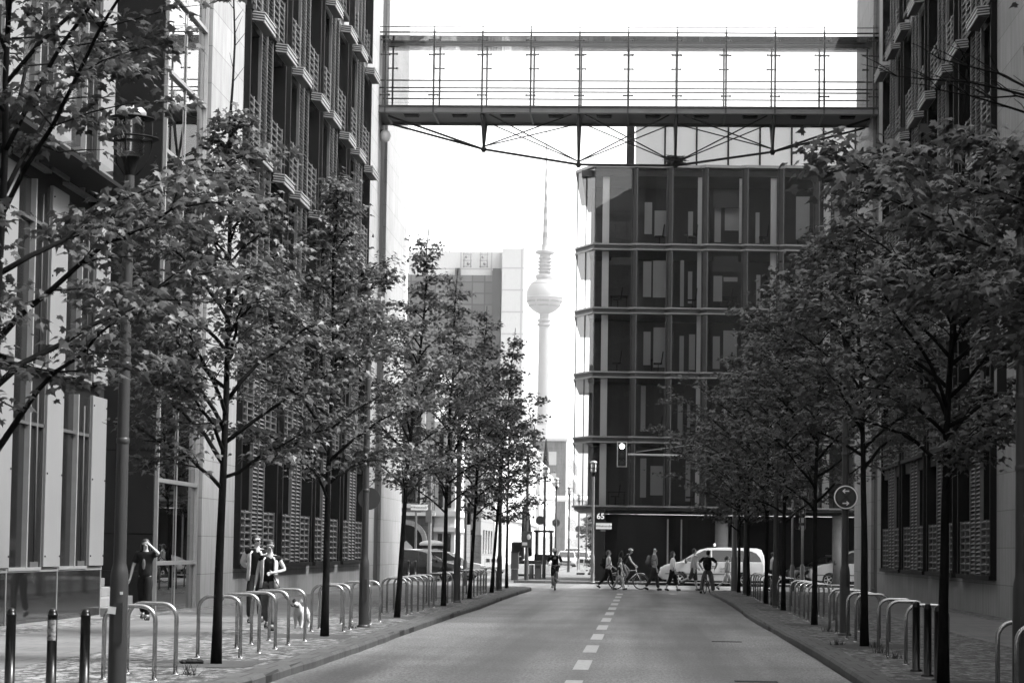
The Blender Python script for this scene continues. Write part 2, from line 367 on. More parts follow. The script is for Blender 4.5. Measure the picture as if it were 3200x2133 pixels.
# left pavement: paving stones by the kerb, granite slabs, paving stones along the wall
pavement('pavement', M['mosaic'], -7.64, XL-.32, -60, 100.2)
pavement('pavement', M['slabs'], -10.3, -7.643, -60, 100.0, ZP+.003)
pavement('pavement', M['mosaic'], -14.2, -10.303, -60, 107.6)
pavement('pavement', M['mosaic_shaded'], XR+.32, 6.2, -60, 97.6)
pavement('pavement', M['slabs'], 6.203, 8.35, -60, 97.4, ZP+.003)
pavement('pavement', M['mosaic_shaded'], 8.353, 12, -60, 98.5)
pavement('far_pavement', M['slabs'], -6.0, -2.55, 119.6, 600)
pavement('far_pavement', M['slabs'], -40, -10.5, 119.6, 135)
pavement('far_pavement', M['mosaic_shaded'], -2.547, 60, 119.2, 124)
def kerb(name, pts, wid, m=M['kerb']):
    """granite kerb: slightly uneven line, worn top edge"""
    q = MB(); pr = [(0,-.02),(0,.085),(.03,ZP+.006),(wid,ZP+.006),(wid,-.02)]
    sg = 1 if wid > 0 else -1
    pr = [(0,-.02),(0,.085),(.03*sg,ZP+.006),(wid,ZP+.006),(wid,-.02)]
    vs = []; k = len(pr)
    for (x,y) in pts: vs += [(x+p[0], y, p[1]) for p in pr]
    fs = [(i*k+j, i*k+j+1, (i+1)*k+j+1, (i+1)*k+j) for i in range(len(pts)-1) for j in range(k-1)]
    fs += [tuple(range(k)), tuple((len(pts)-1)*k+j for j in range(k-1,-1,-1))]
    q._add(vs, fs); return struct(q.build(name, m, fixn=True))
rnd = random.Random(4)
kerb('kerb', [(XL+.05*math.sin(y*.21)+rnd.uniform(-.012,.012)-(max(0,y-97.5)**2)*.12, y) for y in np.arange(-60,100.3,1)], -.37)
kerb('kerb', [(XR+.06*math.sin(y*.17+1)+rnd.uniform(-.012,.012)+(max(0,y-95.5)**2)*.14, y) for y in np.arange(-60,97.8,1)], .37)
q = MB(); q.box(-6.32,-6.0,119.3,600,-.02,ZP+.004); q.box(-10.5,-10.2,119.3,600,-.02,ZP+.004); q.box(-2.5,60,119.0,119.2,-.02,ZP+.004); struct(q.build('kerb', M['kerb']))
# road markings
q = MB()
for k in range(12):
    y = 27.9+5.72*k
    q.quad((-.95,y,.004),(-.73,y,.004),(-.73,y+3,.004),(-.95,y+3,.004))
q.quad((-.7,95.9,.004),(2.4,95.9,.004),(2.4,96.15,.004),(-.7,96.15,.004))
q.quad((1.1,93.6,.004),(1.4,93.6,.004),(1.25,95.5,.004),(1.05,95.5,.004))
for k in range(9): q.quad((-4.2+.95*k,99.2,.004),(-3.8+.95*k,99.2,.004),(-3.8+.95*k,99.5,.004),(-4.2+.95*k,99.5,.004))
struct(q.build('road_marking', M['roadwhite']))
# tree pits
TY = [20.2, 31.07, 41.13, 52.83, 64.2, 74.2, 84.8, 95.2]
TYR = [19.3, 29.15, 40.73, 52.36, 65.4, 73.5, 86.0, 93.4]
q = MB()
for y in TY[:7]: q.quad((-6.3,y-.9,ZP+.005),(-4.95,y-.9,ZP+.005),(-4.95,y+.9,ZP+.005),(-6.3,y+.9,ZP+.005))
for y in TYR[:7]: q.quad((3.15,y-.9,ZP+.005),(4.5,y-.9,ZP+.005),(4.5,y+.9,ZP+.005),(3.15,y+.9,ZP+.005))
struct(q.build('tree_pit_ground', M['soil']))
q = MB(); q.disc((1.9,30.6,.005), .0001, 2, .004)
q = MB(); q.box(1.2,1.75,31.2,31.5,.001,.006); q.box(1.3,1.85,45.0,45.25,.001,.006)
o = tag(q.build('drain_grate', M['frame']), 'dark iron drain grates let into the asphalt beside the right kerb', 'drain grate')

# ------------------------------------------------------------------ the two stone office buildings with louvred windows
ZF = 3.73
def window_unit(side, parent, gf, shut, rs):
    """one window, local origin at near lower corner, outward +X; returns the part"""
    W = 6.5; H = 3.3 if not gf else 3.25
    f = MB()
    f.box(-.35,.16,0,.16,0,H+.43); f.box(-.35,.16,W-.16,W,0,H+.43)         # jamb fins
    f.box(-.35,.05,.16,W-.16,H,H+.43)                                       # spandrel
    f.box(-.35,.2,-.02,W+.02,-.12,0)                                        # sill
    for y in (2.22,4.28): f.box(-.3,.02,y-.03,y+.03,0,H)
    fr = f.build('window', M['frame'], parent)
    p = MB(); p.box(-.33,-.3,.16,W-.16,0,H); p.build('pane', M['darkglass'], fr)
    c = MB()                                                                # middle screen: fine slats, two columns
    for k in range(33): 
        for y0,y1 in ((2.28,3.2),(3.3,4.22)): c.obox((.05,(y0+y1)/2,.06+.112*k),(.1,y1-y0,.018),ry=R(38))
    for y in (2.25,3.25,4.25): c.box(-.02,.11,y-.03,y+.03,0,H+.43)
    c.build('louvre_screen', M['louvre2'], fr)
    hh = 1.45
    for y0,y1 in ((.2,2.16),(4.34,6.3)):                                    # lower coarse grids
        g = MB(); ym = (y0+y1)/2
        for k in range(8):
            for a,bb in ((y0,ym-.03),(ym+.03,y1)): g.obox((.05,(a+bb)/2,.1+.185*k),(.10,bb-a,.035),ry=R(22))
        for y in (y0,ym,y1): g.box(-.03,.1,y-.05,y+.05,0,hh)
        g.build('louvre_grid', M['louvre'], fr)
    if shut:                                                                # folded shutters pushed out at the head
        for y0,y1 in ((.2,2.16),(4.34,6.3)):
            s = MB()
            for k in range(4):
                s.obox((.32+.02*(k%2),(y0+y1)/2,H+.05+.07*k),(.34,y1-y0-.03*(k%2),.03),ry=R(7))
            s.box(.15,.48,y0+.05,y0+.1,H+.02,H+.28,1); s.box(.15,.48,y1-.1,y1-.05,H+.02,H+.28,1)
            s.box(.46,.5,y0+.02,y1-.02,H-.03,H-.01); s.box(.2,.46,y0+.06,y1-.06,H+.0,H+.26,1)
            s.build('shutter', [M['shutter'],M['fin']], fr)
    return fr
def stone_building(name, label, F, sg, y_start, cols, ystrip, yend, tower):
    """F facade plane, sg=+1 faces +X. built in local space with outward +X (mirrored for the right one)"""
    t = thing(name, label, 'office building', (F, y_start, 0))
    if sg < 0: t.scale = (-1,1,1)
    Y = lambda y: y-y_start
    D = 14
    wl = MB()
    c0, c1 = cols[0]-.02, cols[-1]+6.52
    wl.box(-D,0,Y(y_start),Y(c0),0,26)                     # near pier
    wl.box(-D,0,Y(c1),Y(ystrip),0,26)                      # far pier
    wl.box(-D,0,Y(c0),Y(c1),0,1.03)                        # plinth
    wl.box(-D,-.36,Y(c0),Y(c1),1.03,26)                    # back plane
    for a,bb in zip(cols[:-1],cols[1:]): wl.box(-.36,0,Y(a+6.52),Y(bb-.02),1.03,19.8)
    wl.box(-.36,0,Y(c0),Y(c1),19.8,20.2)
    for a in cols: 
        e = a+6.5 if a == cols[-1] else None
    prev = c0
    for a in cols:
        if a+.4 > prev: wl.box(-.36,0,Y(prev),Y(a+.3),20.2,23.4)
        prev = a+6.2
    wl.box(-.36,0,Y(prev),Y(c1),20.2,23.4); wl.box(-.36,0,Y(c0),Y(c1),23.4,26)
    wl.box(-D,0,Y(ystrip+2.5),Y(yend),0,26.5)              # far end block
    wo = wl.build('wall', M['stone_l'], None); wo.parent = t
    wf = MB(); wf.box(-D,-.02,Y(ystrip)-.03,Y(ystrip)-.003,0,25.9)
    d = MB(); d.box(-D,-.12,Y(ystrip),Y(ystrip+2.5),.32,26.2); d.box(-D,-.02,Y(ystrip),Y(ystrip+2.5),0,.32); o = d.build('joint_strip', M['stone_d'], None); o.parent = t
    base_g = base_u = None
    for i,a in enumerate(cols):
        for k in range(5):
            z = 1.15 if k == 0 else 1.15+ZF*k
            if k == 0: src = base_g
            else: src = base_u
            if src is None:
                hold = bpy.data.objects.new('hold', None); C.objects.link(hold)
                n = window_unit(sg, None, k==0, k>0, rnd)
                bpy.data.objects.remove(hold)
                n.parent = t; n.location = (0, Y(a), z)
                if k == 0: base_g = n
                else: base_u = n
            else: copy_tree(src, (0, Y(a), z), parent=t)
    for a in cols:                                          # top floor: framed openings of their own
        f = MB(); f.box(-.34,.2,.3,.44,0,3.1); f.box(-.34,.2,6.06,6.2,0,3.1); f.box(-.34,.2,.3,6.2,-.15,0); f.box(-.34,.2,.3,6.2,3.1,3.2)
        fr = f.build('window', M['frame'], None); fr.parent = t; fr.location = (0,Y(a),20.3)
        p = MB(); p.box(-.33,-.3,.44,6.06,0,3.1); o = p.build('pane', M['darkglass'], None); o.parent = fr
        c = MB()
        for k in range(27):
            for y0,y1 in ((2.28,3.2),(3.3,4.22)): c.obox((.05,(y0+y1)/2,.06+.112*k),(.1,y1-y0,.018),ry=R(38))
        for y in (2.25,3.25,4.25): c.box(-.02,.11,y-.03,y+.03,0,3.1)
        o = c.build('louvre_screen', M['louvre2'], None); o.parent = fr
        for y0,y1 in ((.5,2.16),(4.34,6.0)):
            g = MB(); ym = (y0+y1)/2
            for k in range(5):
                for aa,bb in ((y0,ym-.03),(ym+.03,y1)): g.obox((.05,(aa+bb)/2,.1+.185*k),(.14,bb-aa,.03),ry=R(34))
            for y in (y0,ym,y1): g.box(-.03,.1,y-.045,y+.045,0,.95)
            o = g.build('louvre_grid', M['louvre'], None); o.parent = fr
    # glazed stair bay in front of the near pier
    ty0, ty1 = tower
    off = -.15
    gl = MB()
    for k in range(14):
        z0 = 1.22+1.865*k if k else 0
        for a,bb in ((ty0+.12,(ty0+ty1)/2-.03),((ty0+ty1)/2+.03,ty1-.1)):
            pass
    levels = [.12,1.22]+[1.22+1.865*k for k in range(1,14)]
    bay = MB(); bay.box(off-.02,off+.06,Y(ty0),Y(ty0)+.12,.12,26); bay.box(off-.02,off+.06,Y(ty1)-.1,Y(ty1),.12,26); bay.box(off-.01,off+.012,Y((ty0+ty1)/2)-.025,Y((ty0+ty1)/2)+.025,.12,26)
    for z in levels[1:]: bay.box(off-.02,off+.05,Y(ty0)+.12,Y(ty1)-.1,z-.045,z+.045)
    bo = bay.build('stair_bay', M['alu'], None); bo.parent = t
    g = MB(); g.box(off-.05,off-.025,Y(ty0)+.1,Y(ty1)-.08,.12,26); o = g.build('glazing', M['bayglass'], None); o.parent = bo
    g = MB()
    for k in range(170):
        z = 1.3+.085*k
        if z < 9.4: g.obox((off-.25,Y((ty0+ty1)/2),z),(.06,ty1-ty0-.3,.012),ry=R(35))
    o = g.build('blind', M['blind'], None); o.parent = bo
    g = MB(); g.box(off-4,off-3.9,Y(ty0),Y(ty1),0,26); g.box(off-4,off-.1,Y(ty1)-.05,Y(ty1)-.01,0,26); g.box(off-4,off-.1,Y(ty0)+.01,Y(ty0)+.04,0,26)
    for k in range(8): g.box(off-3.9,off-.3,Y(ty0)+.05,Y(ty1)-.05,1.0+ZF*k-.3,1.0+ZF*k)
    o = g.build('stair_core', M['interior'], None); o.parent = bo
    # dark panelled return wall that faces down the street
    g = MB(); g.box(-3.2,off-.03,Y(ty0)-.06,Y(ty0)-.003,1.05,26); g.box(-3.2,off-.03,Y(ty0)-.06,Y(ty0)-.003,.12,1.04)
    o = g.build('panel_wall', M['darkpanel'], None); o.parent = t
    g = MB()
    for z in np.arange(1.4,25,1.865):
        for x in (off-.17,off-2.0):
            g.ball((x,Y(ty0)-.065,z+.15),.022,8); g.ball((x,Y(ty0)-.065,z+1.5),.022,8)
    o = g.build('panel_bolts', M['frame'], None); o.parent = t
    return t
left_b = stone_building('stone_office', 'sunlit pale stone office with tall louvred window strips and dark panelled glass stair bay', -10.75, 1, 58.62, [63.3,70.68,77.85,85.2], 96.55, 107.6, (53.64,58.58))
right_b = stone_building('stone_office', 'pale stone office building on the shaded right side with louvred window strips behind the maples', 9.02, -1, 57.5, [62.4,69.9,77.2,84.4], 93.9, 104.0, (52.4,57.45))
for o in kids(right_b):
    pass
# globe lamp on the left building beside the bridge
t = thing('wall_lamp', 'white round wall lamp on the left stone wall just under the footbridge end', 'wall lamp', (-10.75,96.3,18.3))
q = MB(); q.ball((-10.55,96.3,18.2),.22,14,sz=(1,1,1.2)); q.build('globe', M['white'], t)
q = MB(); q.box(-10.76,-10.6,96.25,96.35,18.25,18.45); q.build('bracket', M['frame'], t)

# ------------------------------------------------------------------ near left office: light wall panels, dark glazing, glass plinth
t = thing('panelled_office', 'near left office with light vertical wall panels, dark glazing and reflecting glass plinth', 'office building', (-11.25,49.9,0))
X0 = -11.25; YE = 49.9
wl = MB(); wl.box(-24,X0-.45,-8,YE-.02,0,26); wl.box(-24,X0-.02,YE-.45,YE,0,26)
wl.build('wall', M['darkpanel'], t)
g = MB()
yk = [YE-3.75*k for k in range(14)]
for z in range(7): g.box(X0-.42,X0-.1,-8,YE-.46,1.15+ZF*z-.32,1.15+ZF*z-.02)
g.build('floor_band', M['frame'], t)
q = MB(); q.box(X0-.3,X0,-8,YE,.16,1.1); q.build('plinth', M['plinthglass'], t)
q = MB()
for y in yk: q.box(X0-.01,X0+.012,y-.02,y+.02,.16,1.1); 
q.box(X0-.3,X0+.02,-8,YE+.02,1.1,1.17); q.box(X0-.3,X0+.02,-8,YE+.02,.12,.165); q.build('plinth_trim', M['alu'], t)
q = MB(); q.box(X0-.1,X0+.75,-8,YE+.1,8.72,8.8); q.build('canopy', M['frame'], t)
q = MB(); q._add([(X0,-8,9.5),(X0+.75,-8,8.84),(X0+.75,YE+.1,8.84),(X0,YE+.1,9.5)],[(0,1,2,3)]); q.build('canopy_glass', M['officeglass'], t)
wsrc = psrc = None
for k in range(14):
    for z in range(7):
        y1 = YE-3.75*k; zz = 1.19+ZF*z
        if psrc is None:
            p = MB(); p.box(X0+.0,X0+.07,y1-1.36,y1-.08,zz,zz+3.45)
            for a in (y1-1.28,y1-.16):
                for c in (zz+.2,zz+1.75,zz+3.25): p.ball((X0+.075,a,c),.02,8,1)
            psrc = p.build('wall_panel', [M['panel'],M['frame']], t, bevel=.008); p0 = (y1,zz)
            f = MB(); f.box(X0-.1,X0+.05,y1-2.55,y1-2.47,zz-.02,zz+3.4); f.box(X0-.1,X0+.03,y1-1.46,y1-1.4,zz-.02,zz+3.4,1); f.box(X0-.1,X0+.03,y1-3.74,y1-3.68,zz-.02,zz+3.4,1); f.box(X0-.1,X0+.04,y1-3.74,y1-1.4,zz-.06,zz-.0)
            f.box(X0-.1,X0+.03,y1-3.74,y1-1.4,zz+2.6,zz+2.66,1)
            wsrc = f.build('window', [M['alu'],M['fin']], t)
            g = MB(); g.box(X0-.08,X0-.05,y1-3.7,y1-2.5,zz,zz+3.4); g.build('pane', M['darkglass'], wsrc)
            g = MB(); g.box(X0-.09,X0-.02,y1-2.46,y1-1.48,zz,zz+3.38); g.tube([(X0+.03,y1-1.95,zz+.1),(X0+.03,y1-1.95,zz+3.2)],.02,6,1); g.box(X0-.03,X0+.03,y1-2.2,y1-1.6,zz,zz+.1,1); g.build('vent_panel', [M['frame'],M['fin']], wsrc)
        else:
            for s in (psrc,wsrc):
                c = copy_tree(s, (0, y1-p0[0], zz-p0[1]), parent=t)
# entrance steps in the recess
q = MB()
for k in range(5): q.box(-13.2,-11.0-.32*k if k else -10.95,50.0,53.5,.12+.19*k if k else .0,.12+.19*(k+1))
tag(q.build('entrance_steps', M['stone_f'], None, bevel=.01), 'pale stone entrance steps in the recess beside the dark panelled wall', 'steps')

# ------------------------------------------------------------------ glass office at the corner (number 65)
t = thing('glass_office', 'dark glass corner office with zigzag glazed floors, number 65 on its entrance column', 'office building', (-2.6,122,0))
YG = 122.0; ZB = 3.93; ZL = [3.93,7.42,10.7,13.95,17.2,21.1]
edges = [-2.58,-.44,1.35,3.13,5.15,6.95,8.75,10.55,12.35,14.15,15.95,17.75,19.55]
outline = [(-3.55,YG+2.1)]
for a,bb in zip(edges[:-1],edges[1:]): outline += [(a,YG),(bb-.28,YG+.24)]
outline += [(edges[-1],YG),(edges[-1],YG+14),(-3.55,YG+14)]
nzz = len(outline)-3
def ring(z0,z1,grow,mi=0):
    cxs = 6; cys = YG+7
    q = [(x+(-grow if x<cxs else grow), y-(grow if y<YG+1.9 else 0)) for x,y in outline]
    return [(x,y) for x,y in q]
q = MB(); 
for z in ZL: 
    if z == ZL[-1]: q.prism(ring(0,0,.12), 2, z-.02, z+.12)
    elif z != ZL[0]: q.prism(ring(0,0,.10), 2, z-.34, z-.27)
    q.prism(ring(0,0,.10), 2, z-.08, z-.0) if z != ZL[-1] else None
q.build('floor_band', M['band'], t)
q = MB()
for z in ZL[1:-1]: q.prism(ring(0,0,.03), 2, z-.268, z-.082)
q.build('band_gap', M['banddark'], t)
for k in range(5):                                   # panes, one floor each, and posts at the zigzag
    z0,z1 = ZL[k]+.002, ZL[k+1]-.362 if k<4 else ZL[k+1]-.022
    q = MB()
    for i in range(nzz-1 if False else len(outline)-3):
        (xa,ya),(xb,yb) = outline[i],outline[i+1]
        q.quad((xa,ya,z0),(xb,yb,z0),(xb,yb,z1),(xa,ya,z1), 1 if (i>0 and i%2==0) else 0)
    fl = q.build('window_band', [M['officeglass'],M['darkglass']], t)
    for i in range(len(outline)-3):
        x,y = outline[i]; MB().box(x-.025,x+.025,y-.06,y-.005,z0,z1).build('mullion', M['fin'], fl)
    xm,ym = (outline[0][0]+outline[1][0])/2,(outline[0][1]+outline[1][1])/2; MB().box(xm-.03,xm+.02,ym-.05,ym+.02,z0,z1).build('mullion', M['fin'], fl)
q = MB()
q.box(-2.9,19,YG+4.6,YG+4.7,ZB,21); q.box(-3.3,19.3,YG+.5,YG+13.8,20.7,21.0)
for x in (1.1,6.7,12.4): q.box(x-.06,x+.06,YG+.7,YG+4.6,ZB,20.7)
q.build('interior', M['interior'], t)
for z in ZL[:-1]: MB().box(-2.9,19,YG+.6,YG+13.5,z-.34 if z>ZB else z-.1,z-.05).build('floor_slab', M['coldark'], t)
MB().box(4.72,5.12,YG+.45,YG+.5,17.3,20.6).build('sky_reflection', M['white'], t)  # bright panel added behind the glass, standing for the sky reflected in the return
q = MB()
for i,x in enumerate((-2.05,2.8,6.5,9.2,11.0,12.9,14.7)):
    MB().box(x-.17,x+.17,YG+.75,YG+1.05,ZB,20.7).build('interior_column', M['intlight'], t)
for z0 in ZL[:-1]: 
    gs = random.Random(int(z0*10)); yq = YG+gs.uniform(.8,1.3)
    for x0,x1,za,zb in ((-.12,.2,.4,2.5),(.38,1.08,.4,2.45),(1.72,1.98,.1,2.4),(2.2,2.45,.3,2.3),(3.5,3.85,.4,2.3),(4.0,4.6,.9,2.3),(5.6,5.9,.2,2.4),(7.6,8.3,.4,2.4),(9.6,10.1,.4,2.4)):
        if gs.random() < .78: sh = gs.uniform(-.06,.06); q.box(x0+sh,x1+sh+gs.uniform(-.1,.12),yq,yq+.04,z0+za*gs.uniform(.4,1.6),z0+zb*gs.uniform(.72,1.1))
q.build('reflection_panel', M['plaster_s'], t)  # pale panels added behind the panes to imitate reflected stone fronts
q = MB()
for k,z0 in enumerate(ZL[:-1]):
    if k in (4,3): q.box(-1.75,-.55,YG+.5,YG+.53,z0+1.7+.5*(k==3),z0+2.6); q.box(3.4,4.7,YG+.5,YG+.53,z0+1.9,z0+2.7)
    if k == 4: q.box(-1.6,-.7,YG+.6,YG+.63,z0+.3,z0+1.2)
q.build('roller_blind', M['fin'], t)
q = MB()
for k,z0 in enumerate(ZL[:-1]):                      # desks and chairs near the glass
    for j,x in enumerate((-1.4,.7,2.4,4.2,6.0,8.1,10)):
        if (k+j)%3==0: q.box(x-.4,x+.5,YG+1.3,YG+2.0,z0+.66,z0+.72); q.box(x-.36,x-.32,YG+1.4,YG+1.9,z0,z0+.66); q.box(x+.42,x+.46,YG+1.4,YG+1.9,z0,z0+.66)
        if (k+j)%3!=1: q.box(x-.24,x+.2,YG+.75,YG+1.15,z0+.42,z0+.5); q.obox((x+.2,YG+.95,z0+.78),(.06,.4,.6),ry=R(8)); q.tube([(x,YG+.95,z0),(x,YG+.95,z0+.42)],.035,6)
q.build('office_furniture', M['coldark'], t)
q = MB(); q.box(-1.9,20,YG+6.2,YG+6.4,0,ZB-.36); q.box(-2.3,20,YG+6.4,YG+13,0,ZB-.36); q.build('entrance_wall', M['coldark'], t)
q = MB()
for x in (-2.2,): q.box(x-.32,x+.3,YG-.02,YG+.5,.3,ZB-.225); q.box(x-.34,x+.32,YG-.03,YG+.52,0,.3)
co = q.build('column', M['coldark'], t)
text_mesh('65', .40, 'house_number', M['lettering_w'], co, (-2.12,YG-.03,3.36), (R(90),0,0), .006)
q = MB()
for x in (4.0,9.9,15.5): MB().tube([(x,YG+1.2,.1),(x,YG+1.2,ZB-.36)],.33,16).build('round_column', M['concrete'], t)
q = MB(); q.box(-1.3,1.2,YG+2.6,YG+2.64,.15,3.4); q.box(1.6,1.68,YG+1.8,YG+1.9,.12,3.3); q.box(2.3,3.4,YG+2.6,YG+2.64,.15,3.3); q.build('entrance_glazing', M['darkglass'], t)
q = MB(); q.box(1.25,1.33,YG+2.5,YG+2.64,.12,3.3); q.box(1.95,2.02,YG+2.5,YG+2.64,.12,3.3); q.build('door_frame', M['alu'], t)
# soffit of the overhang
q = MB(); q.prism([(x,y) for x,y in ring(0,0,-.03)], 2, ZB-.22, ZB-.103); q.build('soffit', M['banddark'], t)
# penthouse
q = MB(); q.box(-.73,18,YG+9.0,YG+9.05,21.1,24.85); ph = q.build('penthouse', M['skyglass'], t)
q = MB(); q.box(-.8,18.1,YG+8.9,YG+9.6,24.85,25.0)
for i in range(12): q.box(-.73+1.72*i-.05,-.73+1.72*i+.05,YG+8.93,YG+9.0,21.1,24.85)
q.box(-1.1,-.73,YG+8.9,YG+9.1,21.1,24.85)
q.build('penthouse_frame', M['frame'], ph)
q = MB(); q.box(-.6,18,YG+9.12,YG+9.2,21.1,24.8); q.build('penthouse_blind', M['penthouse'], ph)

# ------------------------------------------------------------------ the footbridge
t = thing('footbridge', 'glazed steel footbridge high across the street between the two stone buildings', 'footbridge', (-.8,96.9,18.9))
YF, YB2 = 95.5, 98.3
xs = [-10.5+1.945*i for i in range(11)]; XA, XB = -10.95, 9.25
q = MB()
for y,s in ((YF,1),(YB2,-1)):                       # edge beams
    q.box(XA,XB,y-.06*s if s>0 else y-.12,y+.12 if s>0 else y+.06,19.25,19.31); q.box(XA,XB,y-.07,y+.13,19.0,19.03)
q.build('beam_flange', M['steel'], t)
q = MB()
for y in (YF,YB2): q.box(XA,XB,y+.0,y+.04,19.031,19.249)
q.build('edge_beam', M['steel_l'], t)
q = MB(); q.box(XA,XB,YF+.14,YB2-.02,19.1,19.2); q.build('deck', M['soffit'], t)
for x in xs: MB().box(x-.03,x+.03,YF+.05,YB2,19.02,19.1).build('cross_beam', M['steel'], t)
src = None
for i in range(10):
    q = MB(); x = xs[i]+1.0
    for k in range(4): q.box(x-.28,x+.28,YF+.65+.13*k,YF+.72+.13*k,19.02,19.09)
    q.box(x-.32,x+.32,YF+.55,YF+1.2,19.085,19.098)
    q.build('deck_light', M['frame'], t)
for x in xs:
    for y,s in ((YF,-1),(YB2,1)):
        q = MB(); q.box(x-.035,x+.035,y-.05,y+.05,19.0,22.3); q.tube([(x,y,22.2),(x,y+.05,22.6)],.018,6)
        q.box(x-.02,x+.02,y+.0,y+.25,22.28,22.42) if s<0 else None
        for z in (19.72,21.35,21.95): q.tube([(x-.17,y-.06,z),(x+.17,y-.06,z)],.03,6); q.ball((x-.17,y-.06,z),.045,8); q.ball((x+.17,y-.06,z),.045,8)
        q.build('post', M['steel'], t)
q = MB()
for z,r in ((22.49,.017),(22.27,.03)): q.tube([(XA,YF,z),(XB,YF,z)],r,6)
q.tube([(XA,YB2,22.27),(XB,YB2,22.27)],.02,6)
q.build('top_rail', M['cable'], t)
q = MB()
for y in (YF+.22,YB2-.22):
    for z in (20.36,20.06): q.tube([(XA,y,z),(XB,y,z)],.028,8)
q.build('handrail', M['steel'], t)
q = MB()
for y in (YF+.2,YB2-.2):
    for z in (19.45,19.6,19.75,19.9): q.tube([(XA,y,z),(XB,y,z)],.0022,4)
q.build('rail_wire', M['stainless'], t)
for y in (YF-.09,YB2+.09):
    q = MB()
    for a,bb in zip(xs[:-1],xs[1:]): q.box(a+.02,bb-.02,y-.006,y+.006,19.33,22.1)
    q.build('glass_side', M['clear'], t)
q = MB(); q.box(XA,XB,YF-.05,YB2+.05,22.1,22.13); q.build('glass_roof', M['roofglass'], t)
q = MB(); q.box(XA,XB,YF+1.3,YF+1.4,22.0,22.09); q.build('roof_beam', M['steel_l'], t)
YM = 96.9
nodes = [(-6.6,17.78),(-2.75,17.18),(1.15,17.16),(5.05,17.74)]
q = MB()
for x,z in nodes: q.tube([(x,YM,z-.12),(x,YM,z+.14)],.07,10); q.ball((x,YM,z),.12,10)
q.build('truss_node', M['cable'], t)
for x,z in nodes:
    q = MB()
    for y in (YF+.2,YB2-.2): q.tube([(x,y,19.02),(x,YM,z+.05)],[.075,.05],8)
    q.build('strut', M['steel'], t)
q = MB(); ends = [(-10.4,18.95)]+nodes+[(8.85,18.92)]
for (x0,z0),(x1,z1) in zip(ends[:-1],ends[1:]):
    e0 = (x0,z0) in nodes; e1 = (x1,z1) in nodes
    if e0 and e1: q.tube([(x0,YM,z0),(x1,YM,z1)],.05,8)
    else:
        for y in (YF+.35,YB2-.35): q.tube([(x0,YM if e0 else y,z0),(x1,YM if e1 else y,z1)],.045,8)
q.build('tension_rod', M['cable'], t)
q = MB()
for i,(x,z) in enumerate(nodes):
    for j in (i-1,i+1):
        if 0 <= j < 4:
            xj = nodes[j][0]; dx = xj-x
            for y in (YF+.2,YB2-.2): q.tube([(x,YM,z+.12),(x+dx*.93,y,19.0)],.028,6)
q.build('diagonal_cable', M['cable'], t)
# nest on the third node
q = MB(); rr = random.Random(8)
for k in range(150):
    a = rr.uniform(0,6.28); r_ = rr.uniform(.1,.42); z = 17.35+rr.uniform(-.12,.18)
    d = Vector((math.cos(a+1.57+rr.uniform(-.5,.5)),math.sin(a+1.57+rr.uniform(-.5,.5)),rr.uniform(-.25,.3)))*rr.uniform(.15,.34)
    p = Vector((1.15+r_*math.cos(a),YM+r_*math.sin(a),z)); q.tube([p-d,p+d],.011,4,caps=False)
q.ball((1.15,YM,17.3),.3,12,sz=(1,1,.55))
tag(q.build('bird_nest', M['twig']), 'twig nest lodged on a lower joint of the footbridge truss', 'bird nest')

# the street goes on behind the viewer: plain neighbours on both sides
for nm,lab,xa,xb,ya,yb in (('office_block','plain stone office block continuing the right side of the street toward the viewer',9.3,24,-90,52.2),('office_block','plain stone office block continuing the left side of the street behind the viewer',-26,-11.4,-90,-8.2)):
    t = thing(nm, lab, 'office building', ((xa+xb)/2,(ya+yb)/2,0))
    q = MB(); q.box(xa,xb,ya,yb,0,17); q.build('wall', M['stone_l'], t)
    q = MB(); xf = xa-.02 if xa>0 else xb+.02; n = int((yb-ya)/3.75)
    for i in range(n):
        for k in range(4): q.box(min(xf,xf+.015),max(xf,xf+.015),ya+3.75*i+.6,ya+3.75*i+3.1,1.2+ZF*k,4.2+ZF*k)
    q.build('window_panes', M['plinthglass'], t)
# ------------------------------------------------------------------ television tower, 2 km away
TX, TYY = -87.2, 2084.0
t = thing('television_tower', 'hazy television tower with a faceted ball and striped antenna far down the street', 'tower', (TX,TYY,0))
q = MB(); q.lathe([(8,0),(5.8,40),(5.0,100),(4.6,180),(4.4,197)],(TX,TYY,0),32)
q.lathe([(4.4,194),(6.1,195),(6.1,196.6),(4.6,197),(4.6,198),(6.0,198.6),(6.0,200),(4.3,200.6)],(TX,TYY,0),32); q.lathe([(4.3,200),(4.3,207)],(TX,TYY,0),32)
q.build('shaft', M['tower'], t)
q = MB(); BC = 220.6; prof = []
for i in range(31):
    a = -math.pi/2+math.pi*(.06+.9*i/30); prof.append((16*math.cos(a), 16*math.sin(a)))
q.lathe(prof,(TX,TYY,BC),48, sm=False); q.lathe([(16,.0),(16.5,-.2),(16.5,-.9),(16,-1.1)],(TX,TYY,BC-1),48); q.build('sphere', M['towerball'], t)
q = MB()
for zc,h in ((-5.0,1.6),(-8.6,1.5)):
    rr_ = math.sqrt(256-zc*zc)+.12
    for k in range(72):
        if k%9 == 4: continue
        a = 2*math.pi*k/72; q.obox((TX+rr_*math.cos(a),TYY+rr_*math.sin(a),BC+zc),(.25,1.05,h),rz=a)
q.lathe([(12.4,10.2),(12.4,10.6)],(TX,TYY,BC),48); q.build('sphere_windows', M['towerdark'], t)
q = MB(); q.lathe([(7.4,235),(7.8,237),(7.8,239),(5,239.2),(5,257)],(TX,TYY,0),24); q.lathe([(5,256.5),(8,257.5),(8.4,259),(8,260),(3,260.5),(3,266)],(TX,TYY,0),24)
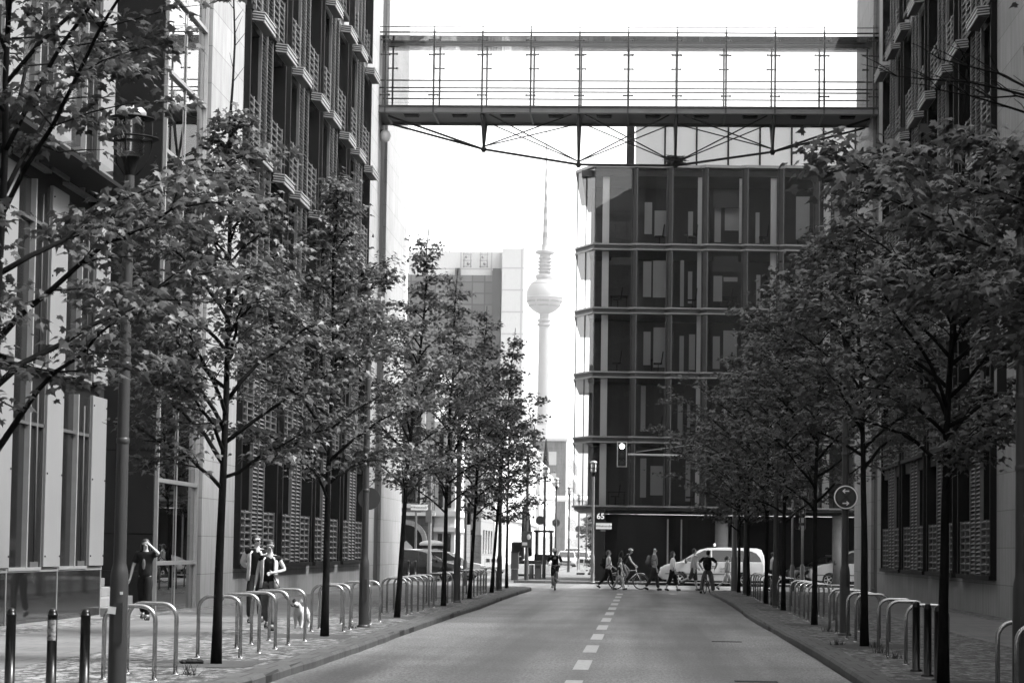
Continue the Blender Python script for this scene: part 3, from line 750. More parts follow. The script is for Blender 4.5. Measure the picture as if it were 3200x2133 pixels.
for z in (241,244,247,250,253): q.lathe([(5,z),(6.6,z+.1),(6.6,z+.7),(5,z+.8)],(TX,TYY,0),24)
q.tube([(TX-8,TYY,259),(TX-8.7,TYY,247),(TX-7,TYY,243)],.25,6); q.build('antenna_platforms', M['tower'], t)
q = MB(); z = 266.0; k = 0; rad = [2.3,2.0,1.7,1.4,1.1,.9,.7,.55,.45]
hs = [10,11,11,11,11,11,11,11,12]
for i,h in enumerate(hs):
    q.lathe([(rad[i]*1.0,z),(rad[i]*1.0,z+h*.5)],(TX,TYY,0),12,0); q.lathe([(rad[i],z+h*.5),(rad[i]*.98,z+h)],(TX,TYY,0),12,1); z += h
q.lathe([(3.2,271),(3.2,271.5),(0.1,271.6)],(TX,TYY,0),12); q.lathe([(2.3,301),(2.3,301.5),(.1,301.6)],(TX,TYY,0),12)
q.build('antenna', [M['tower'],M['towerdark']], t)

# ------------------------------------------------------------------ far buildings
t = thing('hotel_tower', 'pale high-rise with a dark gridded glass front behind the left trees', 'high-rise', (-52,700,0))
q = MB(); q.box(-69.5,-41.8,702,716,0,88.2); q.box(-41.7,-35.3,699,716,0,89); q.build('wall', M['hotel'], t)
q = MB(); q.box(-69.4,-42.0,700.5,701.9,0,81.2); q.build('window_grid', M['hotelglass'], t)
q = MB(); q.box(-44.6,-42.0,699.8,700.4,0,82.5); q.box(-44.4,-42.2,700,701.8,82,83.2); q.box(-55.5,-54,700,701.8,81.3,83.2); q.build('window_edge', M['towerdark'], t)
q = MB()
for x in (-52,-47.2):
    for dx in (-1,1): q.tube([(x+dx,701,83.5),(x+dx,701,88.6)],.12,5)
    for z in (83.8,85.6,87.4): q.tube([(x-1.3,701,z),(x+1.3,701,z)],.1,5)
    q.ball((x+.3,700.8,84.6),.5,8); q.ball((x-.3,700.8,86.6),.4,8)
q.tube([(-35.5,699.3,85),(-35.5,699.3,98)],.1,5); q.build('roof_antenna', M['tower'], t)

t = thing('old_corner_house', 'old stone corner house with arched door and carved bay window at the left crossing corner', 'old house', (-13.5,140,0))
q = MB(); q.box(-24,-12.15,140,152,0,11.3); q.build('wall', M['masonry_l'], t)
q = MB(); q.box(-24,-12.1,139.9,139.99,0,3.6); q.build('ground_floor_stone', M['masonry'], t)
q = MB(); q.box(-24,-12,139.7,139.95,3.5,3.7); q.box(-24.2,-11.8,139.5,152,11.3,11.9); q.box(-24,-12,139.75,139.95,7.0,7.2); q.build('cornice', M['plaster'], t)
q = MB(); N_ = 18
for i in range(N_):                                    # arch stones
    a0,a1 = math.pi*i/N_,math.pi*(i+1)/N_
    for (ra,rb_) in ((.98,1.25),):
        q.prism([(-13.7+ra*math.cos(a0),2.0+ra*math.sin(a0)),(-13.7+rb_*math.cos(a0),2.0+rb_*math.sin(a0)),(-13.7+rb_*math.cos(a1),2.0+rb_*math.sin(a1)),(-13.7+ra*math.cos(a1),2.0+ra*math.sin(a1))],1,139.7,139.88)
q.box(-12.72,-12.45,139.7,139.88,0,2.0); q.box(-14.95,-14.68,139.7,139.88,0,2.0); q.build('door_arch', M['masonry_l'], t)
q = MB(); q.box(-14.68,-12.72,139.8,139.87,0,2.0); q.prism([(-13.7+.97*math.cos(math.pi*i/N_),2.0+.97*math.sin(math.pi*i/N_)) for i in range(N_+1)],1,139.8,139.87); dr = q.build('door', M['coldark'], t)
q = MB(); q.prism([(-14.05,.8),(-13.3,.8),(-13.3,1.7),(-13.67,2.05),(-14.05,1.7)],1,139.77,139.79); q.build('door_pane', M['plaster_s'], dr)
for k,(x,z,h) in enumerate(((-13.6,4.2,1.9),(-16.6,4.2,1.9),(-13.6,7.6,2.0),(-16.6,7.6,2.0))):
    f = MB(); f.box(x-.95,x-.7,139.75,139.97,z,z+h); f.box(x+.7,x+.95,139.75,139.97,z,z+h); f.box(x-1.05,x+1.05,139.7,139.97,z-.25,z); f.box(x-1.05,x+1.05,139.7,139.97,z+h,z+h+.3)
    if z > 7: f.prism([(x+.95*math.cos(math.pi*i/12),z+h+.3+.6*math.sin(math.pi*i/12)) for i in range(13)],1,139.8,139.97)
    fr = f.build('window', M['plaster'], t)
    g = MB(); g.box(x-.7,x+.7,139.93,139.985,z,z+h); g.build('pane', M['carglass'], fr)
q = MB()                                               # bay with carved pilasters
q.box(-12.1,-10.9,140.3,147,0,8.6); q.box(-12.15,-10.75,140.1,147.2,2.6,2.85); q.box(-12.15,-10.75,140.1,147.2,3.5,3.8); q.box(-12.15,-10.75,140.1,147.2,6.4,6.7); q.box(-12.2,-10.65,140,147.3,8.6,9.0)
q.build('bay', M['plaster'], t)
for z0,z1 in ((.7,2.5),(4.0,6.2),(6.9,8.4)):
    for x in (-11.75,-11.25): MB().box(x-.13,x+.13,140.24,140.295,z0,z1).build('bay_window', M['carglass'], t)
    for y in (141.2,142.3,143.4,144.5): MB().box(-10.895,-10.86,y-.3,y+.3,z0,z1).build('bay_window', M['carglass'], t)
q = MB(); q.prism([(-24.2,11.9),(-11.8,11.9),(-13.5,13),(-22.5,13)],1,139.5,152); q.build('roof', M['masonry_l'], t)
def block(name, label, cat, x0, x1, y0, y1, h, m, wins, wm=None, roof=None, ribs=None):
    """far terrace house on the left side of the far street; side windows face the street (+X), front ones face us"""
    t = thing(name, label, cat, ((x0+x1)/2, y0, 0))
    q = MB(); q.box(x0,x1,y0,y1,0,h); wl_ = q.build('wall', m, t)
    for z in wins['z']:
        for y in wins.get('y',[]): MB().box(x1+.002,x1+.05,y-wins['w']/2,y+wins['w']/2,z,z+wins['h']).build('window', wm or M['carglass'], t)
        for x in wins.get('x',[]): MB().box(x-wins['w']/2,x+wins['w']/2,y0-.05,y0-.002,z,z+wins['h']).build('window', wm or M['carglass'], t)
    return t
t = block('brick_house', 'bare brick gable house with low wall beyond the old corner house', 'brick house', -20,-11.45,153,161,9.5,M['brick'],{'z':[1.2,5],'y':[],'x':[-13],'w':1.2,'h':1.6})
q = MB(); q.box(-12.4,-11.7,152.8,152.97,4.9,6.8); q.build('stone_frame', M['plaster_s'], t)
t = block('grey_house', 'plain grey rendered house front behind a brick wall on the left', 'house', -20,-11.5,172,186,8.6,M['greyblock'],{'z':[1.3,4.6],'y':[175,178,181,184],'x':[-12.6],'w':1.0,'h':1.7})
tag(MB().box(-17,-11.2,168.2,168.6,0,2.6).build('brick_wall', M['brick']), 'low dark brick garden wall behind the striped barrier on the left', 'wall')
t = block('white_house', 'long white sunlit house row with tall window slits on the far left side', 'house row', -24,-11.6,190,262,11.6,M['plaster'],{'z':[1.0,4.6,8.2],'y':list(np.arange(193,262,3.6)),'x':[],'w':1.1,'h':2.6}, M['plaster_s'])
q = MB(); q.box(-24,-11.2,189.7,262.3,11.6,12.1); q.box(-11.6,-11.3,190,262,4.1,4.4); q.build('cornice', M['plaster'], t)
t = block('white_corner_house', 'narrow white house with a plain fin wall and drain pipes beside the balconies', 'house', -24,-11.3,266,292,11.4,M['plaster'],{'z':[1.2,4.4,7.6],'y':list(np.arange(268.5,291,3)),'x':[-12.2],'w':1.0,'h':1.9}, M['greyblock'])
t = block('balcony_house', 'white gabled house with stacked balconies before the grey block', 'house', -24,-12.3,300,345,10.6,M['plaster'],{'z':[1.3,4.5,7.7],'y':list(np.arange(303,344,3.4)),'x':[-13.2,-14.6],'w':1.3,'h':2.2}, M['greyblock'])
q = MB(); q.prism([(-24,10.6),(-12.0,10.6),(-12.0,11.0),(-15.5,14.8),(-19,16),(-24,14)],1,299.8,345.2); q.build('roof', M['plaster'], t)
src = None
for z in (3.4,6.6,9.4):
    b = MB(); b.box(-14.6,-11.3,296.4,299.98,z,z+.25); b.box(-14.6,-11.3,296.4,296.55,z+.25,z+1.15); b.box(-11.45,-11.3,296.55,299.98,z+.25,z+1.15); b.build('balcony', M['plaster'], t)
t = block('grey_block', 'grey clad apartment block with a rooftop box closing the far left row', 'apartment block', -30,-11.6,362,420,17.9,M['greyblock'],{'z':[1.5,4.7,7.9,11.1,14.3],'y':[],'x':[-13.6,-15.0],'w':1.15,'h':2.0}, M['plaster_s'])
q = MB(); q.box(-11.595,-11.5,362.05,420,0,17.9); q.build('street_wall', M['plaster'], t)
for z in (1.5,4.7,7.9,11.1,14.3):
    for y in np.arange(366,420,4.2): MB().box(-11.495,-11.45,y-.9,y+.9,z,z+2).build('street_window', M['greyblock'], t)
q = MB(); q.box(-27,-14.8,368,400,18.3,20.6); q.box(-30.2,-11.4,361.8,420,17.9,18.3); ph = q.build('rooftop_box', M['plaster_s'], t)
q = MB(); q.box(-18.6,-16.8,367.9,367.98,18.8,20.2); q.build('rooftop_window', M['greyblock'], ph)
for x,y,h,lab in ((-15.9,352,19.6,'taller slim dark spire among the far left roofs'),(-14.2,352,17.9,'shorter slim dark spire among the far left roofs')):
    t = thing('church_spire', lab, 'spire', (x,y,16)); q = MB(); q.box(x-.5,x+.5,y-.5,y+.5,8,h-5); q.build('tower_shaft', M['masonry'], t)
    q = MB(); q.lathe([(.75,h-5.2),(.6,h-5),(.32,h-2.4),(.1,h-.4),(0.01,h)],(x,y,0),8); q.build('spire_cap', M['frame'], t)
t = block('end_house', 'pale house front closing the end of the far street', 'house', -9.5,6,640,660,11,M['plaster'],{'z':[1.2,4.4,7.6],'y':[],'x':[-8,-5,-2,1,4],'w':1.2,'h':1.9}, M['greyblock'])
# bright pipe gantry across the far street
t = thing('pipe_gantry', 'white overhead pipe crossing the far street between two legs', 'pipe gantry', (-8,230,0))
q = MB(); q.tube([(-11.2,230,6.5),(-3.2,230,6.5)],.28,10); q.build('pipe', M['white'], t)
q = MB(); q.tube([(-11.0,230,0),(-11.0,230,6.3)],.12,8); q.tube([(-3.3,230,0),(-3.3,230,6.3)],.12,8); q.build('leg', M['postlight'], t)

# ------------------------------------------------------------------ lamp posts
def lamp_post(name, label, x, y, h=6.2, group='street lamps', m=None, sign=None, r=1.0, zb=ZP):
    t = thing(name, label, 'street lamp', (x,y,zb), group); m = m or M['post']
    q = MB(); q.lathe([(.098*r,0),(.096*r,1.12),(.094*r,1.2),(.085*r,1.26),(.07*r,1.32),(.068*r,1.4),(.055*r,h-1.0),(.05*r,h-.62)],(x,y,zb),18); q.lathe([(.13*r,0),(.13*r,.03),(.1*r,.05)],(x,y,zb),18)
    q.obox((x+.02,y-.096*r,zb+.7),(.09,.012,.42)); q.obox((x+.03,y-.1*r,zb+.86),(.035,.014,.05))
    for z in (h*.42,h*.55): q.lathe([(.068*r,z),(.072*r,z+.01),(.072*r,z+.05),(.066*r,z+.06)],(x,y,zb),14)
    q.build('post', m, t)
    z = zb+h
    q = MB(); q.lathe([(.05,-.72),(.06,-.66),(.08,-.56),(.115,-.5)],(x,y,z),18)
    q.lathe([(.235,-.318),(.30,-.322),(.305,-.315),(.30,-.308),(.235,-.306)],(x,y,z),26)
    for k in range(3):
        a = 2.1*k+.5; pts = [(x+.07*math.cos(a),y+.07*math.sin(a),z-.7),(x+.18*math.cos(a),y+.18*math.sin(a),z-.58),(x+.235*math.cos(a),y+.235*math.sin(a),z-.4),(x+.235*math.cos(a),y+.235*math.sin(a),z-.12)]
        q.tube(pts,.008,6)
    q.lathe([(.15,-.1),(.245,-.104),(.25,-.1),(.245,-.094),(.15,-.094)],(x,y,z),26)
    q.build('lantern_frame', M['frame'], t)
    q = MB(); pr = [(.10,-.52)]
    for k in range(9): pr += [(.148,-.48+.045*k),(.133,-.46+.045*k)]
    pr += [(.145,-.08)]; q.lathe(pr,(x,y,z),20); q.build('lantern_glass', M['lantern'], t)
    q = MB(); q.lathe([(.15,-.1),(.162,-.08),(.162,-.03),(.145,-.01),(.11,.025),(.05,.045),(.001,.05)],(x,y,z),20); q.build('lantern_cap', M['alu'], t)
    return t
M['lantern'] = mat_glass('ribbed_lantern_glass', .4, .22, 1.5, .12)
L1 = lamp_post('street_lamp', 'large grey lamp post in the left foreground beside the black bollards', -5.5, 25.3, 6.15, r=1.0)
q = MB(); q.obox((-5.55,25.197,.95),(.085,.006,.075),ry=R(6)); q.obox((-5.455,25.205,1.13),(.03,.006,.03)); q.build('sticker', M['white'], L1)
for i,(x,y,l) in enumerate([(-5.32,46.3,'second grey lamp post on the left pavement carrying the back of a round sign'),(-5.25,68.71,'grey lamp post on the left pavement between the fourth and fifth tree'),(-5.25,89.16,'slim grey lamp post on the left pavement near the crossing')]):
    lamp_post('street_lamp', l, x, y, 6.15)
lamp_post('street_lamp', 'large grey lamp post cut by the right edge of the photo', 3.93, 25.4, 5.75)
for x,y,l in [(3.82,46.04,'right lamp post carrying the round no-stopping sign'),(3.77,68.9,'right pavement lamp post between the dark trunks behind the round sign'),(3.77,89.04,'right pavement lamp post next to the taxi rear window')]:
    lamp_post('street_lamp', l, x, y, 6.15)
lamp_post('street_lamp', 'pale corner lamp post in front of the house number column', -2.36, 115.3, 5.75, m=M['postlight'])
for i,(x,y) in enumerate([(-5.21,128.6),(-5.3,148),(-5.1,168),(-5.0,190),(-4.95,214),(-5.0,240),(-5.0,268)]):
    lamp_post('street_lamp', ['nearest','second','third','fourth','fifth','sixth','farthest'][i]+' of the dark lamp posts lining the far street pavement', x, y, 5.9, 'lamp posts of the far street')
lamp_post('street_lamp', 'pale lamp post standing before the old corner house arch', -12.9, 137.5, 6.3, m=M['postlight'])
tag(MB().disc((-5.27,46.42,2.58),.215,1,.012,28).build('round_sign', M['signback']), 'dark back of a round traffic sign fixed to the second left lamp post', 'traffic sign')
# no-stopping sign
t = thing('round_sign', 'round no-stopping sign with two white arrows on the right lamp post', 'traffic sign', (3.82,45.93,2.72))
sx,sy,sz = 3.82,45.93,2.72
q = MB(); q.disc((sx,sy,sz),.222,1,.012,36); q.build('white_edge', M['signface'], t)
q = MB(); q.disc((sx,sy-.009,sz),.200,1,.008,36); q.build('red_ring', M['signdark'], t)
q = MB(); q.disc((sx,sy-.015,sz),.155,1,.006,36); q.build('blue_disc', mat('sign_blue_face', .05, .4), t)
q = MB()
for a in (45,-45): q.obox((sx,sy-.02,sz),(.33,.005,.04),ry=R(a))
q.build('cross', M['signdark'], t)
q = MB()
for z,s in ((.115,-1),(-.115,1)):
    q.obox((sx-.012*s,sy-.025,sz+z),(.1,.005,.022)); q.obox((sx+.035*s,sy-.0245,sz+z+.017),(.058,.004,.02),ry=R(40*s)); q.obox((sx+.035*s,sy-.0245,sz+z-.017),(.058,.004,.02),ry=R(-40*s))
q.build('arrow', M['lettering_w'], t)
# small dark signal box on the near right post
tag(MB().box(3.66,3.76,25.3,25.5,3.35,3.75).build('control_box', M['black']), 'small black box strapped to the near right lamp post', 'control box')

# street-name signs
def street_sign(label, x0, x1, y, z, group, pole=None):
    t = thing('street_sign', label, 'street sign', ((x0+x1)/2,y,z))
    q = MB(); q.box(x0,x1,y-.015,y+.015,z-.14,z+.14); q.build('sign_board', M['signface'], t, bevel=.01)
    q = MB(); e = .02; q.box(x0,x1,y-.02,y+.02,z+.14,z+.165); q.box(x0,x1,y-.02,y+.02,z-.165,z-.14); q.box(x0+.3*(x1-x0),x0+.62*(x1-x0),y-.012,y+.012,z-.25,z-.17); q.build('sign_frame', M['postlight'], t)
    text_mesh('Wilhelmstraße', .155*(x1-x0)/.92, 'lettering', M['lettering'], t, ((x0+x1)/2,y-.018,z+.0), (R(90),0,0))
    return t
t = thing('sign_pole', 'pale pole with street-name bracket beside the dark car on the left', 'sign pole', (-10.38,118,0))
q = MB(); q.lathe([(.12,0),(.12,1.2),(.085,1.35),(.08,6.5)],(-10.38,118,.1),14); q.box(-10.6,-10.3,117.9,118.1,2.9,3.5); q.build('post', M['postlight'], t)
street_sign('Wilhelmstrasse name sign on the pale pole left of the trees', -11.33,-10.52,117.9,3.62,None)
street_sign('Wilhelmstrasse name sign on the corner lamp post just under the number 65', -2.22,-1.48,115.25,2.81,None)

# ------------------------------------------------------------------ traffic signals
def signal(t, x, y, z, face=-1, board=False, lit=None, ang=0):
    T = Matrix.Translation((x,y,z)) @ Matrix.Rotation(ang,4,'Z')
    q = MB(); q.T = T
    if board: q.box(-.17,.17,-.02,.02,-.5,.5)
    else: q.box(-.13,.13,-.06,.1,-.46,.46)
    h = q.build('signal_head', M['black'], t, bevel=.03)
    if board:
        q = MB(); q.T = T; w_=.17
        q.box(-.2,-.16,-.03,.03,-.51,.51); q.box(.16,.2,-.03,.03,-.51,.51); q.box(-.16,.16,-.03,.03,.47,.51); q.box(-.16,.16,-.03,.03,-.51,-.47); q.build('white_border', M['white'], h)
        q = MB(); q.T = T; q.box(-.14,.14,-.1,-.021,-.46,.46); q.build('signal_box', M['black'], h)
    yo = -.1 if board else -.06
    for k,zz in enumerate((.31,0,-.31)):
        q = MB(); q.T = T; q.disc((0,yo-.008,zz),.1,1,.014,20); q.build('lens', M['lit'] if lit==k else M['lamp_off'], h)
        q = MB(); q.T = T; q.lathe([(.11,0),(.12,.18)],(0,0,0),14,a0=0,a1=math.pi)
        for i,p in enumerate(q.v): pass
        q.v = [tuple(T @ Vector((p_[0],yo-p_[2]*1.0,p_[1]+zz))) for p_ in [tuple(T.inverted() @ Vector(v)) for v in q.v]]
        q.build('hood', M['black'], h)
t = thing('traffic_signal', 'traffic signal hung over the road on a long pale arm, top lamp lit', 'traffic signal', (3.66,96.9,ZP))
q = MB(); q.lathe([(.13,0),(.13,1.3),(.1,1.4),(.085,5.9)],(3.66,96.9,ZP),14); q.build('post', M['postlight'], t)
q = MB(); q.tube([(3.66,96.9,5.45),(-.62,96.9,5.5)],[.05,.04],10); q.tube([(3.66,96.9,6.0),(1.8,96.9,5.9),(-.3,96.9,5.6)],.015,6); q.build('arm', M['white'], t)
signal(t, -.86, 96.85, 5.5, board=True, lit=0)
for x,y,a,lab in ((6.12,99.5,R(75),'black traffic signal seen side on between the right tree trunks'),(6.75,103,R(180),'thin pale pole signal seen from behind near the white van'),(-7.35,100.5,R(160),'black traffic signal half hidden by the left row trunks')):
    t = thing('traffic_signal', lab, 'traffic signal', (x,y,0)); q = MB(); q.tube([(x,y,0),(x,y,3.9)],.05,10); q.lathe([(.09,0),(.09,1.1),(.05,1.2)],(x,y,0),12); q.build('post', M['postlight'], t)
    d = Vector((math.sin(a),-math.cos(a),0))*.22; signal(t, x+d.x, y+d.y, 3.1, ang=a)

q = MB(); g_ = random.Random(3)
for (dx,dy,r_) in ((0,0,.08),(.09,.03,.07),(-.08,-.02,.05)): q.ball((-5.78+dx,30.95+dy,ZP+.03),r_,12,sz=(1.2,.8,.42))
for i,p in enumerate(q.v): q.v[i] = (p[0]+g_.uniform(-.015,.015),p[1]+g_.uniform(-.015,.015),max(ZP+.006,p[2]+g_.uniform(-.015,.015)))
tag(q.build('rag', M['cl_dark']), 'crumpled dark rag lying at the foot of the slim tree', 'rag')
# ------------------------------------------------------------------ bike hoops
def hoop_mesh():
    q = MB(); w_,h,rr_ = .29,.83,.17; pts = [(-w_,0,0),(-w_,0,h-rr_)]
    for k in range(1,7): a = math.pi-(math.pi/2)*k/6; pts.append((-w_+rr_+rr_*math.cos(a),0,h-rr_+rr_*math.sin(a)))
    for k in range(0,7): a = math.pi/2-(math.pi/2)*k/6; pts.append((w_-rr_+rr_*math.cos(a),0,h-rr_+rr_*math.sin(a)))
    pts.append((w_,0,0)); q.tube(pts,.026,10); q.lathe([(.05,0),(.05,.008),(.027,.012)],(-w_,0,0),12); q.lathe([(.05,0),(.05,.008),(.027,.012)],(w_,0,0),12)
    return q
hoop0 = hoop_mesh().build('bike_hoop', M['stainless']); used = [False]
def hoop(x,y,label,group,rz=0):
    o = hoop0
    if used[0]: o = hoop0.copy(); C.objects.link(o)
    used[0] = True; o.location = (x,y,ZP); o.rotation_euler = (0,0,rz); tag(o, label, 'bike rack', group)
ordn = ['nearest','second','third','fourth','fifth','sixth','farthest']
def hoops(x, ys, place, side):
    for i,y in enumerate(ys):
        w_ = ordn[i] if i < len(ys)-1 else ('farthest' if len(ys)>1 else 'only')
        hoop(x+rnd.uniform(-.02,.02), y, f'{w_} steel bike hoop {place}, {side} pavement', f'bike hoops on the {side} pavement', rnd.uniform(-.03,.03))
hoops(-5.75,[27.1,28.4],'beside the big foreground lamp post','left')
hoops(-5.74,[32.8,34.4,35.85,37.4,39.0],'between the first and second visible trunk','left')
hoops(-5.68,[43.6,44.8,48.1,49.65],'around the lamp post past the second trunk','left')
hoops(-5.64,[55.1,56.4,57.7,59.2,60.8,62.4],'between the third and fourth trunk','left')
hoops(-5.62,[66.6,68.3,69.7,71.9],'between the fourth and fifth trunk','left')
hoops(-5.6,[76.3,78.0,79.6,81.2,82.5],'between the fifth and sixth trunk','left')
hoops(-5.6,[87,88.4,89.9,91.5],'nearest the crossing','left')
hoops(4.1,[26.2,25.0],'beside the lamp post at the photo edge','right')
hoops(4.0,[34.3,36.9,38.5],'behind the three black bollards','right')
hoops(4.02,[42.8,44.2,47.0,48.55],'around the round sign post','right')
hoops(4.05,[55.3,56.8,58.4,60.2,62.1],'between the third and fourth right trunk','right')
hoops(4.05,[67.6,69.2,70.8,75.7],'past the fourth right trunk','right')
hoops(4.05,[77.3,79.0,80.9,82.5,84.1],'nearest the taxi','right')
# ------------------------------------------------------------------ bollards
def bollard_mesh():
    q = MB(); q.lathe([(.085,0),(.085,.025),(.052,.03),(.05,.90),(.053,.905),(.053,.92),(.048,.925),(.046,.955),(.03,.985),(.001,.995)],(0,0,0),18); return q
b0 = bollard_mesh().build('bollard', M['black']); first = [True]
def bollard(x,y,label,group):
    global b0
    o = b0 if first[0] else b0.copy()
    if not first[0]: C.objects.link(o)
    first[0] = False; o.location = (x,y,ZP); o.scale = (1,1,.87 if y<30 else .93); tag(o,label,'bollard',group); return o
for x,l in ((-6.36,'leftmost black bollard in the left foreground'),(-5.96,'middle left foreground bollard with a torn pale sticker'),(-5.62,'black left foreground bollard next to the big lamp post')):
    bo = bollard(x-.02,24.3 if x<-6.3 else 24.4,l,'black bollards left')
    if 'sticker' in l:
        q = MB(); q.lathe([(.0515,.62),(.0515,.86)],(0,0,0),18,a0=R(200),a1=R(330)); s = q.build('sticker', M['sticker'] if 'sticker' in M else mat('torn_sticker',.15,.7,0,.95,22), None); s.parent = bo; 
for x,y,l in ((3.63,32.4,'farthest of the three black bollards on the right'),(3.63,31.1,'middle of the three black bollards on the right'),(3.63,30.0,'black bollard right beside the nearest right trunk')): bollard(x,y,l,'black bollards right')
for x,y,l in ((-11.8,118.5,'leftmost grey bollard in front of the dark car'),(-11.55,119.5,'middle grey bollard in front of the dark car'),(-11.1,118.4,'rightmost grey bollard in front of the dark car')): bollard(x,y,l,'bollards by the dark car')

# ------------------------------------------------------------------ small street things beyond the crossing
t = thing('utility_cabinet', 'tall narrow grey cabinet at the left corner of the crossing', 'utility cabinet', (-6.33,120.4,ZP))
q = MB(); q.box(-6.5,-6.16,120.2,120.7,ZP,ZP+.55); q.box(-6.52,-6.14,120.18,120.72,ZP+.56,ZP+1.38); q.build('cabinet_body', M['fin'], t, bevel=.02)
q = MB(); q.box(-6.54,-6.12,120.16,120.74,ZP+1.38,ZP+1.42); q.build('cabinet_lid', M['frame'], t)
t = thing('poster_post', 'dark post carrying a dark portrait poster board at the crossing corner', 'poster post', (-5.78,121.1,ZP))
q = MB(); q.lathe([(.11,0),(.11,1.2),(.08,1.35),(.06,6.2)],(-5.78,121.1,ZP),12); q.build('post', M['post'], t)
q = MB(); q.box(-6.05,-5.52,120.95,120.99,1.75,2.55); pb = q.build('poster_board', M['signdark'], t)
q = MB(); q.ball((-5.68,120.945,2.27),.13,10,sz=(.8,.05,1.1)); q.box(-6.0,-5.75,120.94,120.948,1.85,2.0); q.build('poster_print', M['cl_grey'], pb)
t = thing('litter_bin', 'grey litter bin pair standing by the first far lamp post', 'litter bin', (-5.6,127,ZP))
q = MB(); q.box(-5.62,-5.28,126.8,127.2,ZP,ZP+.82); q.tube([(-5.8,127,ZP),(-5.8,127,ZP+.72)],.12,12); q.build('bin_body', M['greyblock'], t)
q = MB(); q.box(-5.64,-5.26,126.78,127.22,ZP+.83,ZP+.9); q.box(-5.56,-5.34,126.77,126.79,ZP+.55,ZP+.7); q.build('bin_lid', M['fin'], t)
def barrier(x0,x1,y,z,label):
    t = thing('barrier', label, 'barrier', ((x0+x1)/2,y,z)); n = 9
    q = MB(); q.box(x0,x1,y-.02,y+.02,z+.2,z+.28); q.box(x0,x1,y-.02,y+.02,z+.72,z+1.0)
    for k in range(n+1): xx = x0+(x1-x0)*k/n; q.box(xx-.035,xx+.035,y-.02,y+.02,z+.28,z+.72)
    q.build('barrier_panel', M['white'], t)
    q = MB()
    for k in range(3): xx = x0+(x1-x0)*(.2+.3*k); q.box(xx-.12,xx+.12,y-.03,y-.021,z+.74,z+.98)
    q.build('stripe', M['signdark'], t)
    q = MB(); q.box(x0-.1,x0+.4,y-.3,y+.3,z,z+.12); q.box(x1-.4,x1+.1,y-.3,y+.3,z,z+.12); q.build('foot', M['tyre'], t)
barrier(-10.75,-9.55,165,0,'striped roadwork barrier standing before the low brick garden wall')
barrier(-4.0,-3.0,152,ZP,'striped roadwork barrier on the far pavement beside the corner column')
for x,y,l in ((-5.35,129,'nearest round dark sign on the far lamp posts'),(-5.2,148.4,'second round dark sign on the far lamp posts'),(-4.95,190.4,'third round dark sign on the far lamp posts')):
    tag(MB().disc((x-.1,y-.15,3.3 if y>140 else 3.2),.24,1,.02,20).build('round_sign', M['signback']), l, 'traffic sign')
# ------------------------------------------------------------------ trees
LEAF = None
def leaf_halves():
    r = [(0,0),(.10,-.03),(.33,-.16),(.30,.03),(.56,.16),(.40,.27),(.44,.40),(.20,.40),(.17,.56),(.10,.66),(0,1.0)]
    return np.array(r)
LH = leaf_halves(); NL = len(LH)
LS = np.array([(0,0),(.30,-.08),(.5,.2),(.2,.5),(0,1.0)])
def leaf_mesh(name, pos, nrm, tip, size, tone, m, simple=False):
    """pos, nrm, tip: (n,3); two folded lobed halves per leaf, one mesh"""
    n = len(pos); sh = LS if simple else LH; k = len(sh)
    side = np.cross(tip,nrm); side /= np.linalg.norm(side,axis=1,keepdims=True)+1e-9
    nn = np.cross(side,tip)
    V = np.zeros((n,2,k,3))
    for h,s in ((0,1),(1,-1)):
        x = sh[:,0]*s; y = sh[:,1]; fold = -np.abs(x)*.35 - y*y*.18
        V[:,h] = pos[:,None]+size[:,None,None]*(side[:,None]*x[None,:,None]+tip[:,None]*y[None,:,None]+nn[:,None]*fold[None,:,None])
    V = V.reshape(-1,3); nf = n*2
    me = bpy.data.meshes.new(name); me.vertices.add(len(V)); me.vertices.foreach_set('co', V.ravel())
    me.loops.add(len(V)); me.loops.foreach_set('vertex_index', np.arange(len(V)))
    me.polygons.add(nf); me.polygons.foreach_set('loop_start', np.arange(nf)*k); me.polygons.foreach_set('loop_total', np.full(nf,k))
    me.update(calc_edges=True); me.validate()
    at = me.attributes.new('tone','FLOAT','POINT'); at.data.foreach_set('value', np.repeat(tone,2*k))
    me.materials.append(m)
    o = bpy.data.objects.new(name, me); C.objects.link(o); return o
def nz(v): return v/(np.linalg.norm(v)+1e-9)
